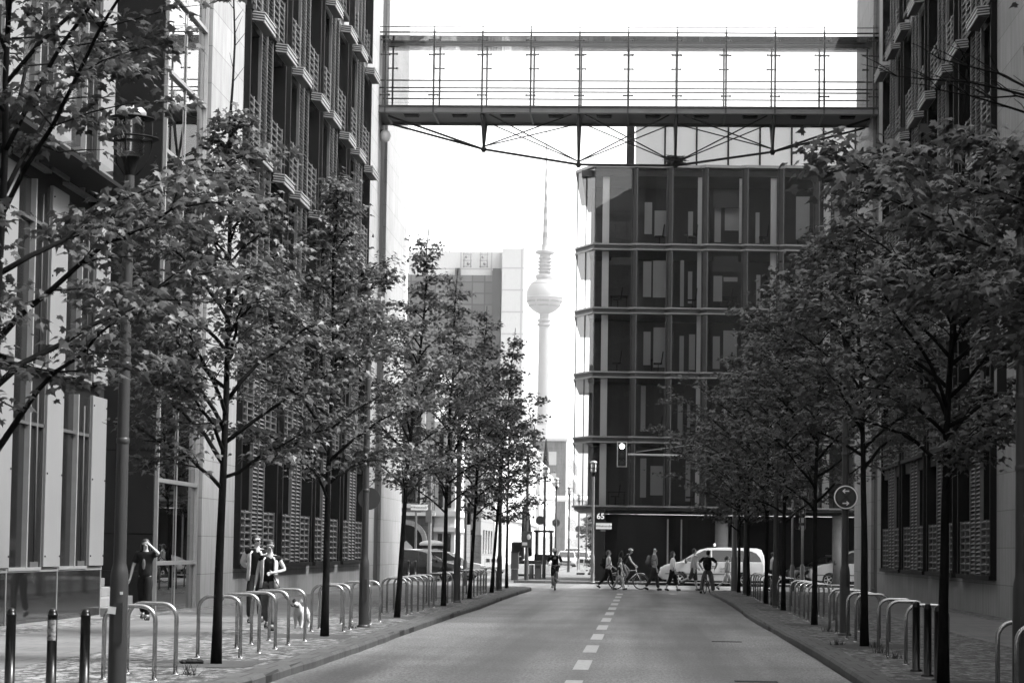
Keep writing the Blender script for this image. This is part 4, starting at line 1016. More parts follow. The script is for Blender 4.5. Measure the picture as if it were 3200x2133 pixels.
def make_tree(name, label, x, y, H, Rr, clear, nleaf, lsize, seed, leafm, group, top_bare=0, wide=.28, lean=(0,0), rtrunk=.062, simple=False, ascend=1.0, skew=(0,0), zb=ZP, boughs=()):
    g = np.random.default_rng(seed); t = thing(name, label, 'tree', (x,y,zb), group)
    q = MB(); K = 16; tp = []; wob = np.cumsum(g.normal(0,.018,(K,2)),axis=0)
    for i in range(K):
        s = i/(K-1); tp.append(np.array([lean[0]*s+wob[i,0]*s*1.6, lean[1]*s+wob[i,1]*s*1.6, H*s]))
    rad = [rtrunk*(1.15 if i==0 else 1)*(1-.93*(i/(K-1))**.8)+.006 for i in range(K)]
    q.tube([p for p in tp], rad, 9)
    tr = lambda z: tp[min(K-2,int(z/H*(K-1)))]+(tp[min(K-1,int(z/H*(K-1))+1)]-tp[min(K-2,int(z/H*(K-1)))])*(z/H*(K-1)-min(K-2,int(z/H*(K-1))))
    rt = lambda z: rad[min(K-1,int(z/H*(K-1)))]
    anchors = []   # (pos, dir, weight)
    nb = int(13+H*2.0); az = g.uniform(0,6.28)
    Ht = H-top_bare
    for i in range(nb):
        s = (i+g.uniform(0,.6))/nb; z = clear+(Ht-clear)*s*.93; az += 2.4+g.normal(0,.25)
        prof = (.62+.38*min(1,s/wide)) if s < wide else max(.12,(1-(s-wide)/(1-wide))**1.35)
        L = Rr*prof*g.uniform(.72,1.15); el = R(g.uniform(28,44)+26*s)*ascend
        d = np.array([math.cos(az),math.sin(az),0]); sk = 1+.35*(d[0]*skew[0]+d[1]*skew[1]); L *= max(.4,sk)
        p = tr(z).copy(); pts = [p.copy()]; n = 7; e = el
        for k in range(n):
            e2 = e*(1-.55*k/n)+g.normal(0,.09); dd = d+g.normal(0,.10,3)*np.array([1,1,0]); dd = nz(dd)
            p = p+(dd*math.cos(e2)+np.array([0,0,math.sin(e2)]))*L/n/ max(.5,math.cos(el*.7)); pts.append(p.copy())
        r0 = min(rt(z)*.62,.009+.0115*L); q.tube(pts,[r0*(1-.85*k/n)+.003 for k in range(n+1)],6)
        for k in range(2,n+1):
            f = k/n; anchors.append((pts[k],d,(.5+f)*(.25+L/Rr)))
            for sgn in (-1,1):
                if g.random() < .8:
                    sl = L*(.5-.26*f)*g.uniform(.6,1.2); a2 = az+sgn*g.uniform(.6,1.15); sd = np.array([math.cos(a2),math.sin(a2),0]); e3 = g.uniform(.05,.5)
                    sp = [pts[k]]; pp = pts[k].copy()
                    for j in range(3):
                        pp = pp+(sd*math.cos(e3)+np.array([0,0,math.sin(e3)]))*sl/3+g.normal(0,.03,3); sp.append(pp.copy()); e3 *= .6
                    q.tube(sp,[.009,.007,.005,.003],4,caps=False)
                    for j in (1,2,3): anchors.append((sp[j],sd,(.5+.3*j)*(.25+L/Rr)))
    for (bz,ba,bl,leafy) in boughs:                     # long upper boughs, bare or leafy
        d = np.array([math.cos(R(ba)),math.sin(R(ba)),0]); p = tr(min(bz,H*.98)).copy(); p[2] = bz; pts = [p.copy()]
        for k in range(7):
            dd = nz(d+g.normal(0,.12,3)*np.array([1,1,0])); p = p+dd*bl/7+np.array([0,0,(.10-.012*k)*bl/1.6+g.normal(0,.02)]); pts.append(p.copy())
        q.tube(pts,[.016*(1-.8*k/7)+.002 for k in range(8)],6)
        for k in range(2,8):
            for sgn in (-1,1):
                a2 = R(ba)+sgn*g.uniform(.5,1.0); L2 = bl*g.uniform(.12,.25); sd = np.array([math.cos(a2),math.sin(a2),g.uniform(.2,.7)]); e1 = pts[k]+sd*L2
                q.tube([pts[k],pts[k]*.5+e1*.5+np.array([0,0,.015]),e1],[.006,.004,.002],4,caps=False)
                if leafy: anchors.append((e1,sd,leafy))
            if leafy: anchors.append((pts[k],d,leafy))
    for i in range(4):   # leader leaves
        z = Ht*(.9+.025*i); 
        if z < H: anchors.append((tr(z),np.array([0,0,1.]),.5))
    if top_bare > .3:
        for k in range(7):
            z = Ht+top_bare*(.15+.12*k); a = g.uniform(0,6.28); b0_ = tr(min(z,H*.99)); L = .16+.25*g.random()
            q.tube([b0_,b0_+np.array([math.cos(a)*L*.6,math.sin(a)*L*.6,L*.8])],[.006,.002],4,caps=False)
    q.v = [(p[0],p[1],p[2]) for p in q.v]
    tk = q.build('trunk', M['bark'], None); tk.parent = t
    A = np.array([a[0] for a in anchors]); D = np.array([a[1] for a in anchors]); W = np.array([a[2] for a in anchors])*g.gamma(1.1,.9,len(anchors)); W /= W.sum()
    idx = g.choice(len(A), nleaf, p=W)
    off = g.normal(0,1,(nleaf,3))*np.array([.15,.15,.055])*(lsize/.13)**.5
    pos = A[idx]+off
    az2 = np.arctan2(off[:,1]+D[idx,1]*.12, off[:,0]+D[idx,0]*.12)+g.normal(0,.5,nleaf); droop = g.normal(.42,.33,nleaf)
    tip = np.stack([np.cos(az2)*np.cos(droop),np.sin(az2)*np.cos(droop),-np.sin(droop)],1)
    roll = g.normal(0,.45,nleaf); up = np.stack([np.cos(az2)*np.sin(droop),np.sin(az2)*np.sin(droop),np.cos(droop)],1); sd = np.cross(tip,up)
    nrm = up*np.cos(roll)[:,None]+sd*np.sin(roll)[:,None]
    size = lsize*g.uniform(.6,1.2,nleaf)
    cr = leaf_mesh('crown', pos, nrm, tip, size, np.clip(g.normal(.45,.22,nleaf),0,1), leafm, simple); cr.parent = t
    return t
GL, GR = 'maples along the left kerb', 'maples along the right kerb'
lv = M['leaf']
make_tree('maple_tree','nearest maple on the left, its trunk out of frame and leafy boughs reaching in',-5.55,20.2,8.2,2.4,2.0,10000,0.098,11,lv,GL,skew=(1,.2),wide=.55)
make_tree('maple_tree','left maple with a bare leafless leader rising above its crown beside the slim trunk foot',-5.47,31.07,8.7,2.4,2.2,6800,0.098,23,lv,GL,top_bare=1.35,lean=(.07,0),wide=.16)
make_tree('maple_tree','second full left maple, its dark trunk in front of the stone office',-5.39,41.13,8.2,2.5,2.3,6800,0.098,35,lv,GL,lean=(.02,0),rtrunk=.066,wide=.14)
make_tree('maple_tree','left maple with thin twin tops against the white sky',-5.34,52.83,8.6,2.2,2.4,5006,0.098,47,lv,GL,lean=(.6,0),wide=.16)
make_tree('maple_tree','left maple in front of the gridded high-rise',-5.26,64.22,9.0,2.4,2.4,5270,0.101,52,lv,GL,lean=(.15,0),rtrunk=.066,wide=.2)
make_tree('maple_tree','fifth left maple before the old corner house, its leaves against the white tower base',-5.28,74.17,9.0,2.4,2.4,4245,0.112,64,M['leaf_b'],GL,lean=(.5,0),wide=.25)
make_tree('maple_tree','left maple second from the crossing',-5.26,84.76,9.3,1.95,2.4,4037,0.122,76,M['leaf_b'],GL,lean=(.5,0))
make_tree('maple_tree','last left maple at the crossing, its leaves touching the far tower shaft',-5.32,95.25,8.6,1.7,2.3,3187,0.126,88,M['leaf_b'],GL,wide=.35)
make_tree('maple_tree','nearest maple on the right, trunk out of frame and big leaves hanging across the corner',3.95,19.3,4.9,2.35,2.7,9881,0.101,91,lv,GR,skew=(-1.2,.2),wide=.5,ascend=.55,boughs=((4.7,185,1.7,0),(4.9,160,1.5,0),(4.85,205,1.9,0),(4.9,178,2.0,0),(5.75,190,1.9,.5),(5.9,170,1.6,.5)))
make_tree('maple_tree','right maple whose thick dark trunk stands beside the black bollards',3.59,29.15,7.4,2.1,2.3,5270,0.098,104,lv,GR,rtrunk=.066,top_bare=1.6,wide=.45)
make_tree('maple_tree','right maple beside the round sign, trunk forking low into several limbs',3.71,40.73,7.8,2.4,2.95,7114,0.098,117,lv,GR,rtrunk=.068,wide=.3)
make_tree('maple_tree','third right maple in front of the stone corner pier',3.7,52.36,8.6,2.7,2.3,6587,0.101,123,lv,GR)
make_tree('maple_tree','fourth right maple, hiding part of the white van',3.79,65.4,8.8,2.9,2.3,5508,0.112,131,lv,GR)
make_tree('maple_tree','fifth right maple, its crown over the taxi roof',3.74,73.5,9,3.1,2.2,4887,0.122,149,M['leaf_b'],GR,skew=(-.4,0))
make_tree('maple_tree','right maple second from the crossing',3.76,86.0,8.4,2.9,2.3,5100,0.126,151,M['leaf_b'],GR,skew=(-.5,0))
make_tree('maple_tree','last right maple at the crossing, reaching toward the hanging signal',3.71,93.4,7.6,3.0,2.3,4887,0.131,166,M['leaf_b'],GR,skew=(-.6,0))
for i,(x,y,h) in enumerate(((-4.2,330,9),(-2.6,300,8),(-5.6,380,10),(-8.4,420,9))):
    make_tree('street_tree',['pale hazy street tree right of the far lamps, tallest','hazy street tree nearest the glass corner','hazy street tree behind the far lamps','farthest hazy street tree in the middle of the street end'][i],x,y,h,3.2,2.2,1500,.45,300+i,M['leaf_far'],'trees at the far street end',simple=True)
make_tree('conifer_bush','dark narrow evergreen beside the corner lamp post',-2.75,146,4.8,.55,.3,700,.22,401,M['leaf_b'],None,simple=True,wide=.1)
# weeds at the hoops
q = MB(); g = random.Random(5)
for (x,y) in ((-5.3,28.3),(3.72,38.2),(3.85,40.2),(3.3,41.1),(3.76,36.2),(-5.5,45.6),(3.66,47.9)):
    for k in range(26):
        a = g.uniform(0,6.28); r_ = g.uniform(0,.13); h = g.uniform(.04,.17); px,py = x+r_*math.cos(a),y+r_*math.sin(a)
        q._add([(px-.006,py,ZP),(px+.006,py,ZP),(px+g.uniform(-.08,.08),py+g.uniform(-.05,.05),ZP+h)],[(0,1,2)])
o = q.build('weeds', M['leaf_b']); o['kind'] = 'stuff'; o['label'] = 'weeds sprouting between paving stones at the hoop feet'; o['category'] = 'weeds'
# ------------------------------------------------------------------ people
def skin_obj(name, V, E, Rad, m, parent, sub=1):
    me = bpy.data.meshes.new(name+'_tmp'); me.from_pydata([tuple(v) for v in V], E, [])
    o = bpy.data.objects.new(name+'_tmp', me); C.objects.link(o)
    s = o.modifiers.new('skin','SKIN'); s.use_smooth_shade = True; s.branch_smoothing = .3
    sv = me.skin_vertices[0].data
    for i,r_ in enumerate(Rad):
        sv[i].radius = r_ if hasattr(r_,'__len__') else (r_,r_); sv[i].use_root = (i==0)
    if sub: u_ = o.modifiers.new('sub','SUBSURF'); u_.levels = sub; u_.render_levels = sub
    dg = bpy.context.evaluated_depsgraph_get(); dg.update()
    me2 = bpy.data.meshes.new_from_object(o.evaluated_get(dg)); me2.name = name
    bpy.data.objects.remove(o); bpy.data.meshes.remove(me)
    me2.materials.clear(); me2.materials.append(m); me2.polygons.foreach_set('use_smooth', [True]*len(me2.polygons))
    r2 = bpy.data.objects.new(name, me2); C.objects.link(r2); r2.parent = parent; return r2
def rotx(v, a):  # lean forward by a (toward +Y)
    c,s = math.cos(a),math.sin(a); return Vector((v.x, v.y*c+v.z*s, v.z*c-v.y*s))
def figure(label, x, y, z, head, H, legs, arms, lean=0, wear=None, hair='short', hairm=None, look=0, group=None, seat=None, kid=False, sex='m', foot_abs=None):
    """legs: (thigh, knee) degrees for left,right (+ forward); or explicit knee/ankle points. arms: dict(up,out,bend,inn) or explicit elbow/wrist.
    wear: shirt, sleeve (0..1 of arm), trousers, leglen (0..1), shoe, + extras. local +Y is forward, +X the person's right."""
    t = bpy.data.objects.new('person', None); C.objects.link(t); t.location = (x,y,z); t.rotation_euler = (0,0,R(head)); tag(t,label,'person',group); WL[t.name] = Vector()
    k = H/1.75; w_ = wear; la = R(lean)
    hipz = .92*k; hw = .085*k
    L = []
    for i,sx_ in enumerate((-1,1)):
        hip = Vector((sx_*hw,0,hipz)); lg = legs[i]
        if len(lg) == 2 and not hasattr(lg[0],'__len__'):
            a,b = R(lg[0]),R(lg[1]); kn = hip+Vector((0,math.sin(a),-math.cos(a)))*.43*k; an = kn+Vector((0,math.sin(a-b),-math.cos(a-b)))*.41*k; L.append([hip,kn,an,a-b])
        else: L.append([hip,Vector(lg[0]),Vector(lg[1]),lg[2] if len(lg)>2 else 0])
    if seat is None:
        dz = .085*k-min(l[2].z-max(0,-math.sin(l[3]))*.0 for l in L)
        for l in L: 
            for j in range(3): l[j] = l[j]+Vector((0,0,dz))
        hipz += dz
    else:
        dz = seat-hipz
        for l in L: l[0] = l[0]+Vector((0,0,dz))
        if not hasattr(legs[0][0],'__len__'):
            for l in L: l[1] = l[1]+Vector((0,0,dz)); l[2] = l[2]+Vector((0,0,dz))
        hipz = seat
    P0 = Vector((0,0,hipz+.03*k))
    up = lambda v: P0+rotx(Vector(v)*k, la)
    yo = seat_y if False else 0
    f_ = .93 if sex=='f' else 1.0
    spine = [up((0,0,.0)),up((0,.0,.14)),up((0,.005,.30)),up((0,0,.44)),up((0,.0,.525))]
    srad = [(.135*k,.135*k),(.122*k*f_,.122*k*f_),(.135*k*f_,.135*k*f_),(.10*k*f_,.10*k*f_),(.052*k,.052*k)]
    hb = up((0,.012,.585)); lk = R(look)
    hd = lambda v: hb+Matrix.Rotation(-lk,3,'Z') @ rotx(Vector(v)*k, la*.35)
    headp = [hd((0,.005,-.02)),hd((0,.022,.035)),hd((0,.012,.10)),hd((0,.0,.155))]
    hrad = [.050*k,(.062*k,.062*k),(.078*k,.078*k),(.055*k,.055*k)]
    V = list(spine)+headp; Rr = list(srad)+hrad; E = [(i,i+1) for i in range(len(V)-1)]
    nose = len(V); V += [hd((0,.105,.055))]; Rr += [.012*k]; E += [(6,nose)]
    for s in (-1,1): V += [hd((s*.085,0,.07))]; Rr += [.016*k]; E += [(7,len(V)-1)]
    for l in L:                                       # legs
        o = len(V); toe = l[2]+Vector((0,.15*k*math.cos(min(0.9,max(-.9,l[3]))),-.055*k-.11*k*math.sin(-l[3]) if l[3]<0 else -.055*k+.05*k*math.sin(l[3])))
        heel = l[2]+Vector((0,-.045*k,-.045*k)); l.append(toe); l.append(heel)
        V += [l[0],(l[0]*.5+l[1]*.5),l[1],l[1]*.55+l[2]*.45+Vector((0,-.015*k,0)),l[2],toe]; Rr += [.076*k,.072*k,.054*k,.052*k,.034*k,.02*k]; E += [(0,o),(o,o+1),(o+1,o+2),(o+2,o+3),(o+3,o+4),(o+4,o+5)]
    A = []
    for i,sx_ in enumerate((-1,1)):
        sh = up((sx_*.175*f_,0,.455)); a = arms[i]
        if isinstance(a,dict):
            u_,ou,be,inn = R(a.get('up',0)),R(a.get('out',8)),R(a.get('bend',10)),R(a.get('inn',0))
            d = Vector((sx_*math.sin(ou),math.sin(u_)*math.cos(ou),-math.cos(u_)*math.cos(ou))); el = sh+d*.29*k
            d2 = Vector((sx_*math.sin(ou*.5)-sx_*math.sin(inn),math.sin(u_+be),-math.cos(u_+be))).normalized(); wr = el+d2*.25*k
        else: el,wr = Vector(a[0])*k,Vector(a[1])*k
        A.append((sh,el,wr))
        fd = (wr-el).normalized(); o = len(V)
        pal = wr+fd*.055*k; V += [sh,el,wr,pal]; Rr += [.054*k*f_,.042*k*f_,.026*k,(.034*k,.03*k)]; E += [(3,o),(o,o+1),(o+1,o+2),(o+2,o+3)]
        side = fd.cross(Vector((1,0,0))).normalized() if abs(fd.x)<.8 else fd.cross(Vector((0,0,1))).normalized(); bk = fd.cross(side)
        for q_,(off,ln,cu) in enumerate(((-.028,.07,.15),(-.01,.082,.2),(.009,.078,.28),(.027,.062,.35))):   # four fingers and the thumb
            b_ = pal+side*off*k+fd*.03*k; m1 = b_+(fd+bk*cu*(-sx_))*ln*.5*k; m2 = m1+(fd+bk*cu*2*(-sx_)).normalized()*ln*.5*k; n = len(V); V += [b_,m1,m2]; Rr += [.009*k,.0085*k,.007*k]; E += [(o+3,n),(n,n+1),(n+1,n+2)]
        n = len(V); V += [wr+fd*.04*k-side*.035*k,wr+fd*.075*k-side*.058*k]; Rr += [.011*k,.008*k]; E += [(o+3,n),(n,n+1)]
    body = skin_obj('body', V, E, Rr, w_.get('skinm',M['skin']), t, 1)
    # clothing over the body
    if w_.get('shirt'):
        g = w_.get('fat',.016)*k; V2 = [up((0,0,-.10 if not w_.get('tuck') else .02)),*spine[1:4],up((0,0,.49))]; R2 = [(.146*k+g),(.126*k*f_+g),(.137*k*f_+g),(.103*k*f_+g),(.062*k)]; E2 = [(0,1),(1,2),(2,3),(3,4)]
        sl = w_.get('sleeve',.5)
        for (sh,el,wr) in A:
            o = len(V2); V2 += [sh]; R2 += [.056*k*f_+g]; E2 += [(3,o)]
            if sl > 0:
                if sl <= 1: V2 += [sh+(el-sh)*sl]; R2 += [.05*k+g]; E2 += [(o,o+1)]
                else: V2 += [el,el+(wr-el)*(sl-1)]; R2 += [.044*k+g,.03*k+g]; E2 += [(o,o+1),(o+1,o+2)]
        skin_obj('shirt', V2, E2, R2, w_['shirt'], t, 1)
        if w_.get('print'):
            q = MB(); c_ = up((0,.137*f_+w_.get('fat',.016)+.012,.24)); q.ball((c_.x,c_.y,c_.z),.05*k,8,sz=(.8,.25,2.4)); o = q.build('shirt_print', M['cl_jean'], None); o.parent = t
    if w_.get('trousers'):
        g = w_.get('legfat',.012)*k; ll = w_.get('leglen',1); V2 = [up((0,0,.12)),up((0,0,-.03))]; R2 = [.138*k+g*.4,.148*k+g*.5]; E2 = [(0,1)]
        for l in L:
            o = len(V2); an = l[2]-Vector((0,0,.0)); V2 += [l[0],(l[0]+l[1])*.5,l[1]]; R2 += [.09*k+g,.079*k+g,.06*k+g]; E2 += [(1,o),(o,o+1),(o+1,o+2)]
            if ll > .5: V2 += [l[1]+(an-l[1])*(ll-.5)*1.9]; R2 += [.05*k+g]; E2 += [(o+2,o+3)]
        skin_obj('trousers', V2, E2, R2, w_['trousers'], t, 1)
    for l in L:
        a = l[2]; skin_obj('shoe', [a+Vector((0,-.01*k,-.02*k)),l[5],a*.4+l[4]*.6,l[4]], [(0,1),(0,2),(2,3)], [.05*k,.05*k,.05*k,.04*k], w_.get('shoe',M['shoe']), t, 1)
    # hair, face
    hm = hairm or M['hair']; hc = hd((0,-.012,.095))
    def put(q,name,m): o = q.build(name,m,None); o.parent = t; return o
    if hair in ('short','long','bun','tail'):
        q = MB(); n = 14; vs = []
        fr = Matrix.Rotation(-lk,3,'Z'); T_ = Matrix.Translation(hc) @ (Matrix.Rotation(-lk,4,'Z') @ Matrix.Rotation(-la*.35,4,'X'))
        q.T = T_ @ Matrix.Rotation(R(24),4,'X'); q.lathe([(.089*k*math.cos(R(-4+13.4*i)),.096*k*math.sin(R(-4+13.4*i))) for i in range(8)],(0,-.004*k,.006*k),16); q.T = T_
        q.ball((0,-.034*k,-.015*k),.08*k,12,sz=(1.02,.72,1.1))
        if hair == 'long':
            q.ball((0,-.055*k,-.14*k),.085*k,12,sz=(1.15,.55,1.5)); q.ball((-.085*k,-.01*k,-.1*k),.035*k,10,sz=(.8,1.1,3.0)); q.ball((.085*k,-.01*k,-.1*k),.035*k,10,sz=(.8,1.1,3.0))
        if hair == 'bun': q.ball((0,-.1*k,.06*k),.04*k,10)
        if hair == 'tail': q.ball((0,-.105*k,-.05*k),.035*k,10,sz=(.8,1,2.4))
        q.T = None; put(q,'hair',hm)
    if hair == 'helmet':
        q = MB(); q.T = Matrix.Translation(hc) @ (Matrix.Rotation(-lk,4,'Z') @ Matrix.Rotation(-la*.35,4,'X'))
        q.lathe([(.118*k*math.cos(R(-4+13.4*i)),.118*k*math.sin(R(-4+13.4*i))) for i in range(8)],(0,0,.02*k),18)
        for a in (-.055,0,.055): q.ball((a*k,.0,.085*k),.075*k,8,1,sz=(.16,1.35,.75))
        q.box(-.07*k,.07*k,.09*k,.16*k,.02*k,.032*k,1); put(q,'helmet',[M['cl_grey'],M['cl_black']])
        q = MB(); q.T = Matrix.Translation(hc); q.ball((0,-.05*k,-.06*k),.07*k,10,sz=(1,.7,1.1)); put(q,'hair',hm)
    q = MB()
    for s in (-1,1): p_ = hd((s*.032,.078,.072)); q.ball(p_,.011*k,8,sz=(1.2,.6,.7))
    p_ = hd((0,.084,.012)); q.ball(p_,.013*k,8,sz=(1.3,.3,.3))
    for s in (-1,1): p_ = hd((s*.033,.084,.094)); q.ball(p_,.013*k,8,sz=(1.3,.3,.2))
    put(q,'face_features',M['hairl'])
    if w_.get('glasses'):
        q = MB()
        for s in (-1,1): p_ = hd((s*.034,.092,.07)); q.ball(p_,.026*k,10,sz=(1.1,.35,.75)); q.tube([hd((s*.06,.085,.075)),hd((s*.085,-.0,.08))],.004,5)
        put(q,'sunglasses',M['black'])
    if w_.get('jacket'):                              # open jacket or waistcoat shell around the torso
        q = MB(); g0 = R(w_.get('gap',34)); n = 22; rows = [(.46,.125,.115),(.40,.19,.128),(.28,.188,.155),(.14,.178,.155),(0,.192,.165),(-.12,.205,.175)]; vs = []
        for (zz,ra,rb_) in rows:
            for j in range(n+1):
                a = R(90)+g0*(1+.25*(.46-zz))+(2*math.pi-2*g0*(1+.25*(.46-zz)))*j/n; vs.append(up((ra*f_*math.cos(a),rb_*math.sin(a),zz)))
        q._add(vs,[(i*(n+1)+j,i*(n+1)+j+1,(i+1)*(n+1)+j+1,(i+1)*(n+1)+j) for i in range(len(rows)-1) for j in range(n)],0,True)
        o = put(q,'jacket',w_['jacket']); sm = o.modifiers.new('thick','SOLIDIFY'); sm.thickness = .018; sm.offset = 1
        js = w_.get('jsleeve',0)
        for (sh,el,wr) in A:
            if js: skin_obj('jacket_sleeve',[sh+Vector((0,0,.0)),el,el+(wr-el)*.55],[(0,1),(1,2)],[.074*k,.062*k,.05*k],w_['jacket'],t,1)
            else: skin_obj('jacket_shoulder',[up((sh.x/k*.55,0,.47)),sh+(el-sh)*.12],[(0,1)],[.055*k,.07*k],w_['jacket'],t,1)
    return t, A, up
def backpack(label, x, y, z, head, up, m, s=1.0):
    o_ = up((0,-.22,.24)); q = MB(); T_ = Matrix.Translation((x,y,z)) @ Matrix.Rotation(R(head),4,'Z') @ Matrix.Translation(o_)
    t = bpy.data.objects.new('backpack',None); C.objects.link(t); t.matrix_world = T_; tag(t,label,'backpack'); WL[t.name] = Vector()
    q = MB(); q.ball((0,0,0),.17*s,14,sz=(.95,.62,1.4)); o = q.build('pack_body',m,None); o.parent = t
    q = MB(); q.ball((0,-.085*s,-.07*s),.11*s,12,sz=(1,.5,.95)); o = q.build('front_pocket',m,None); o.parent = t
    q = MB()
    for sx_ in (-1,1): q.tube([(sx_*.09,.08,.2),(sx_*.1,.2,.25),(sx_*.1,.33,.17),(sx_*.12,.3,-.02),(sx_*.12,.12,-.16)],.018,6)
    o = q.build('strap',m,None); o.parent = t; return t
AR = lambda up=0,out=9,bend=12,inn=0: dict(up=up,out=out,bend=bend,inn=inn)
k_ = 1.66/1.75
# woman shading her forehead, walking toward us on the left pavement
figure('woman in black T-shirt and trousers with one hand raised to her forehead', -9.97,48.25,ZP, 180, 1.66, [(12,8),(-10,22)], [((-.31,.10,1.40),(-.15,.14,1.555)),AR(0,20,12)], wear=dict(shirt=M['cl_black'],sleeve=.75,trousers=M['cl_black'],legfat=.02,fat=.04,print=True), hair='long', look=-12, sex='f')
figure('man in open pale jacket and sunglasses looking aside, behind the hoops', -7.62,47.6,ZP, 180, 1.77, [(-8,10),(10,6)], [AR(2,8,14),((.30,-.10,1.17),(.12,-.22,1.02))], wear=dict(shirt=M['cl_black'],sleeve=.3,trousers=M['cl_dark'],jacket=M['cl_light'],jsleeve=1,glasses=True,legfat=.03,gap=30), hair='short', look=-48)
figure('woman in sleeveless pale waistcoat over black top walking a white dog', -6.72,43.5,ZP, 180, 1.66, [(15,6),(-12,26)], [((-.30,.02,1.15),(-.10,.22,1.10)),AR(0,13,14)], wear=dict(shirt=M['cl_black'],sleeve=.35,trousers=M['cl_jean'],jacket=M['cl_light'],gap=36,legfat=.022), hair='bun', look=-5, sex='f')
# dog
def dog(x,y,z,head):
    t = bpy.data.objects.new('dog',None); C.objects.link(t); t.location=(x,y,z); t.rotation_euler=(0,0,R(head)); tag(t,'small white dog with one dark ear trotting on a leash','dog'); WL[t.name]=Vector()
    V=[(0,-.22,.33),(0,-.06,.31),(0,.12,.32),(0,.2,.38),(0,.26,.46),(0,.33,.46),(0,.40,.435)]; r_=[.085,.088,.105,.075,.068,.05,.032]; E=[(i,i+1) for i in range(6)]
    def leg(root,pts,rr): 
        p=root
        for q_,ra in zip(pts,rr): V.append(q_); r_.append(ra); E.append((p,len(V)-1)); p=len(V)-1
    for s,f in ((-1,.06),(1,-.05)): leg(2,[(s*.075,.15,.26),(s*.07,.14+f*.5,.14),(s*.07,.15+f,.03),(s*.07,.19+f,.02)],[.05,.03,.024,.022])
    for s,f in ((-1,-.06),(1,.06)): leg(0,[(s*.07,-.2,.26),(s*.07,-.14+f*.4,.18),(s*.068,-.25+f,.11),(s*.068,-.22+f,.025),(s*.068,-.18+f,.02)],[.065,.045,.027,.022,.02])
    leg(0,[(0,-.31,.42),(0,-.33,.54)],[.022,.012])
    b=skin_obj('body',V,E,r_,M['furw'],t,1)
    q=MB(); q.ball((0,.425,.44),.02,8); q.ball((-.035,.335,.495),.011,6); q.ball((.035,.335,.495),.011,6); o=q.build('nose_and_eyes',M['furd'],None); o.parent=t
    for s,m in ((1,M['furd']),(-1,M['furw'])):
        q=MB(); q._add([(s*.03,.25,.52),(s*.075,.24,.48),(s*.095,.27,.53),(s*.05,.27,.56)],[(0,1,2,3)]); q.ball((s*.07,.26,.515),.03,8,sz=(1,.5,1.2)); o=q.build('ear',m,None); o.parent=t
dog(-6.33,44.9,ZP,172)
q=MB(); q.tube([(-6.62,43.28,1.12),(-6.5,43.6,.8),(-6.4,44.2,.55),(-6.34,44.62,.52)],.009,6); tag(q.build('leash',M['cl_black']),'thin dark dog leash between the woman in the waistcoat and the white dog','leash')

# bicycles: local +Y forward
def bicycle(label, x, y, z, head, m=None, steer=0, lean=0, mud=False):
    t = bpy.data.objects.new('bicycle',None); C.objects.link(t); t.location=(x,y,z); t.rotation_euler=(0,R(lean),R(head)); tag(t,label,'bicycle'); WL[t.name]=Vector(); m=m or M['cargrey']
    bb,st,hd_,ht,ra,fa=(0,-.06,.28),(0,-.22,.78),(0,.36,.82),(0,.39,.70),(0,-.5,.34),(0,.56,.34)
    q=MB()
    for a,b,r_ in ((bb,st,.016),(bb,ht,.022),(st,hd_,.018),(hd_,ht,.02)): q.tube([a,b],r_,8)
    for s in (-.06,.06): q.tube([(s*.4,bb[1],bb[2]),(s,ra[1],ra[2])],.01,6); q.tube([(s*.3,st[1],st[2]),(s,ra[1],ra[2])],.009,6)
    o=q.build('frame',m,None); o.parent=t
    q=MB()
    for s in (-.05,.05): q.tube([(s*.5,ht[1],ht[2]),(s,.5,.5),(s,fa[1],fa[2])],.012,6)
    q.tube([(0,.37,.76),(0,.34,.98)],.014,6); q.tube([(-.29,.27,1.0),(-.12,.37,1.02),(0,.36,1.0),(.12,.37,1.02),(.29,.27,1.0)],.013,6); o=q.build('fork_and_bars',M['stainless'],None); o.parent=t
    for c in (ra,fa):
        q=MB(); pts=[(0,c[1]+.325*math.cos(2*math.pi*j/28),c[2]+.325*math.sin(2*math.pi*j/28)) for j in range(29)]; q.tube(pts,.019,6,caps=False); w_=q.build('wheel',M['tyre'],None); w_.parent=t
        q=MB(); pts=[(0,c[1]+.3*math.cos(2*math.pi*j/28),c[2]+.3*math.sin(2*math.pi*j/28)) for j in range(29)]; q.tube(pts,.011,6,caps=False); q.tube([(-.05,c[1],c[2]),(.05,c[1],c[2])],.02,8); 
        for j in range(18): a=2*math.pi*j/18; q.tube([(.02*(-1)**j,c[1],c[2]),(0,c[1]+.295*math.cos(a),c[2]+.295*math.sin(a))],.0022,3,caps=False)
        if mud: q.ball((.0,c[1]+.19,c[2]+.05),.03,8,sz=(.3,1,1)); q.ball((.0,c[1]-.15,c[2]-.12),.03,8,sz=(.3,1,1))
        o=q.build('rim',M['stainless'],None); o.parent=w_
        if mud:
            q=MB(); pts=[(0,c[1]+.36*math.cos(R(a)),c[2]+.36*math.sin(R(a))) for a in range(60 if c is fa else 30,200,14)]; q.tube(pts,.018,6); o=q.build('mudguard',M['stainless'],None); o.parent=t
    q=MB(); q.ball((0,-.26,.96),.1,10,sz=(.75,1.35,.4)); q.tube([st,(0,-.25,.94)],.013,6); o=q.build('saddle',M['black'],None); o.parent=t
    q=MB(); q.disc((.05,bb[1],bb[2]),.09,0,.008,18); q.tube([(.06,bb[1],bb[2]),(.07,bb[1]+.1,bb[2]-.13)],.012,6); q.tube([(-.06,bb[1],bb[2]),(-.07,bb[1]-.1,bb[2]+.13)],.012,6); q.obox((.12,bb[1]+.1,bb[2]-.13),(.1,.07,.02)); q.obox((-.12,bb[1]-.1,bb[2]+.13),(.1,.07,.02)); o=q.build('crankset',M['fin'],None); o.parent=t
    return t
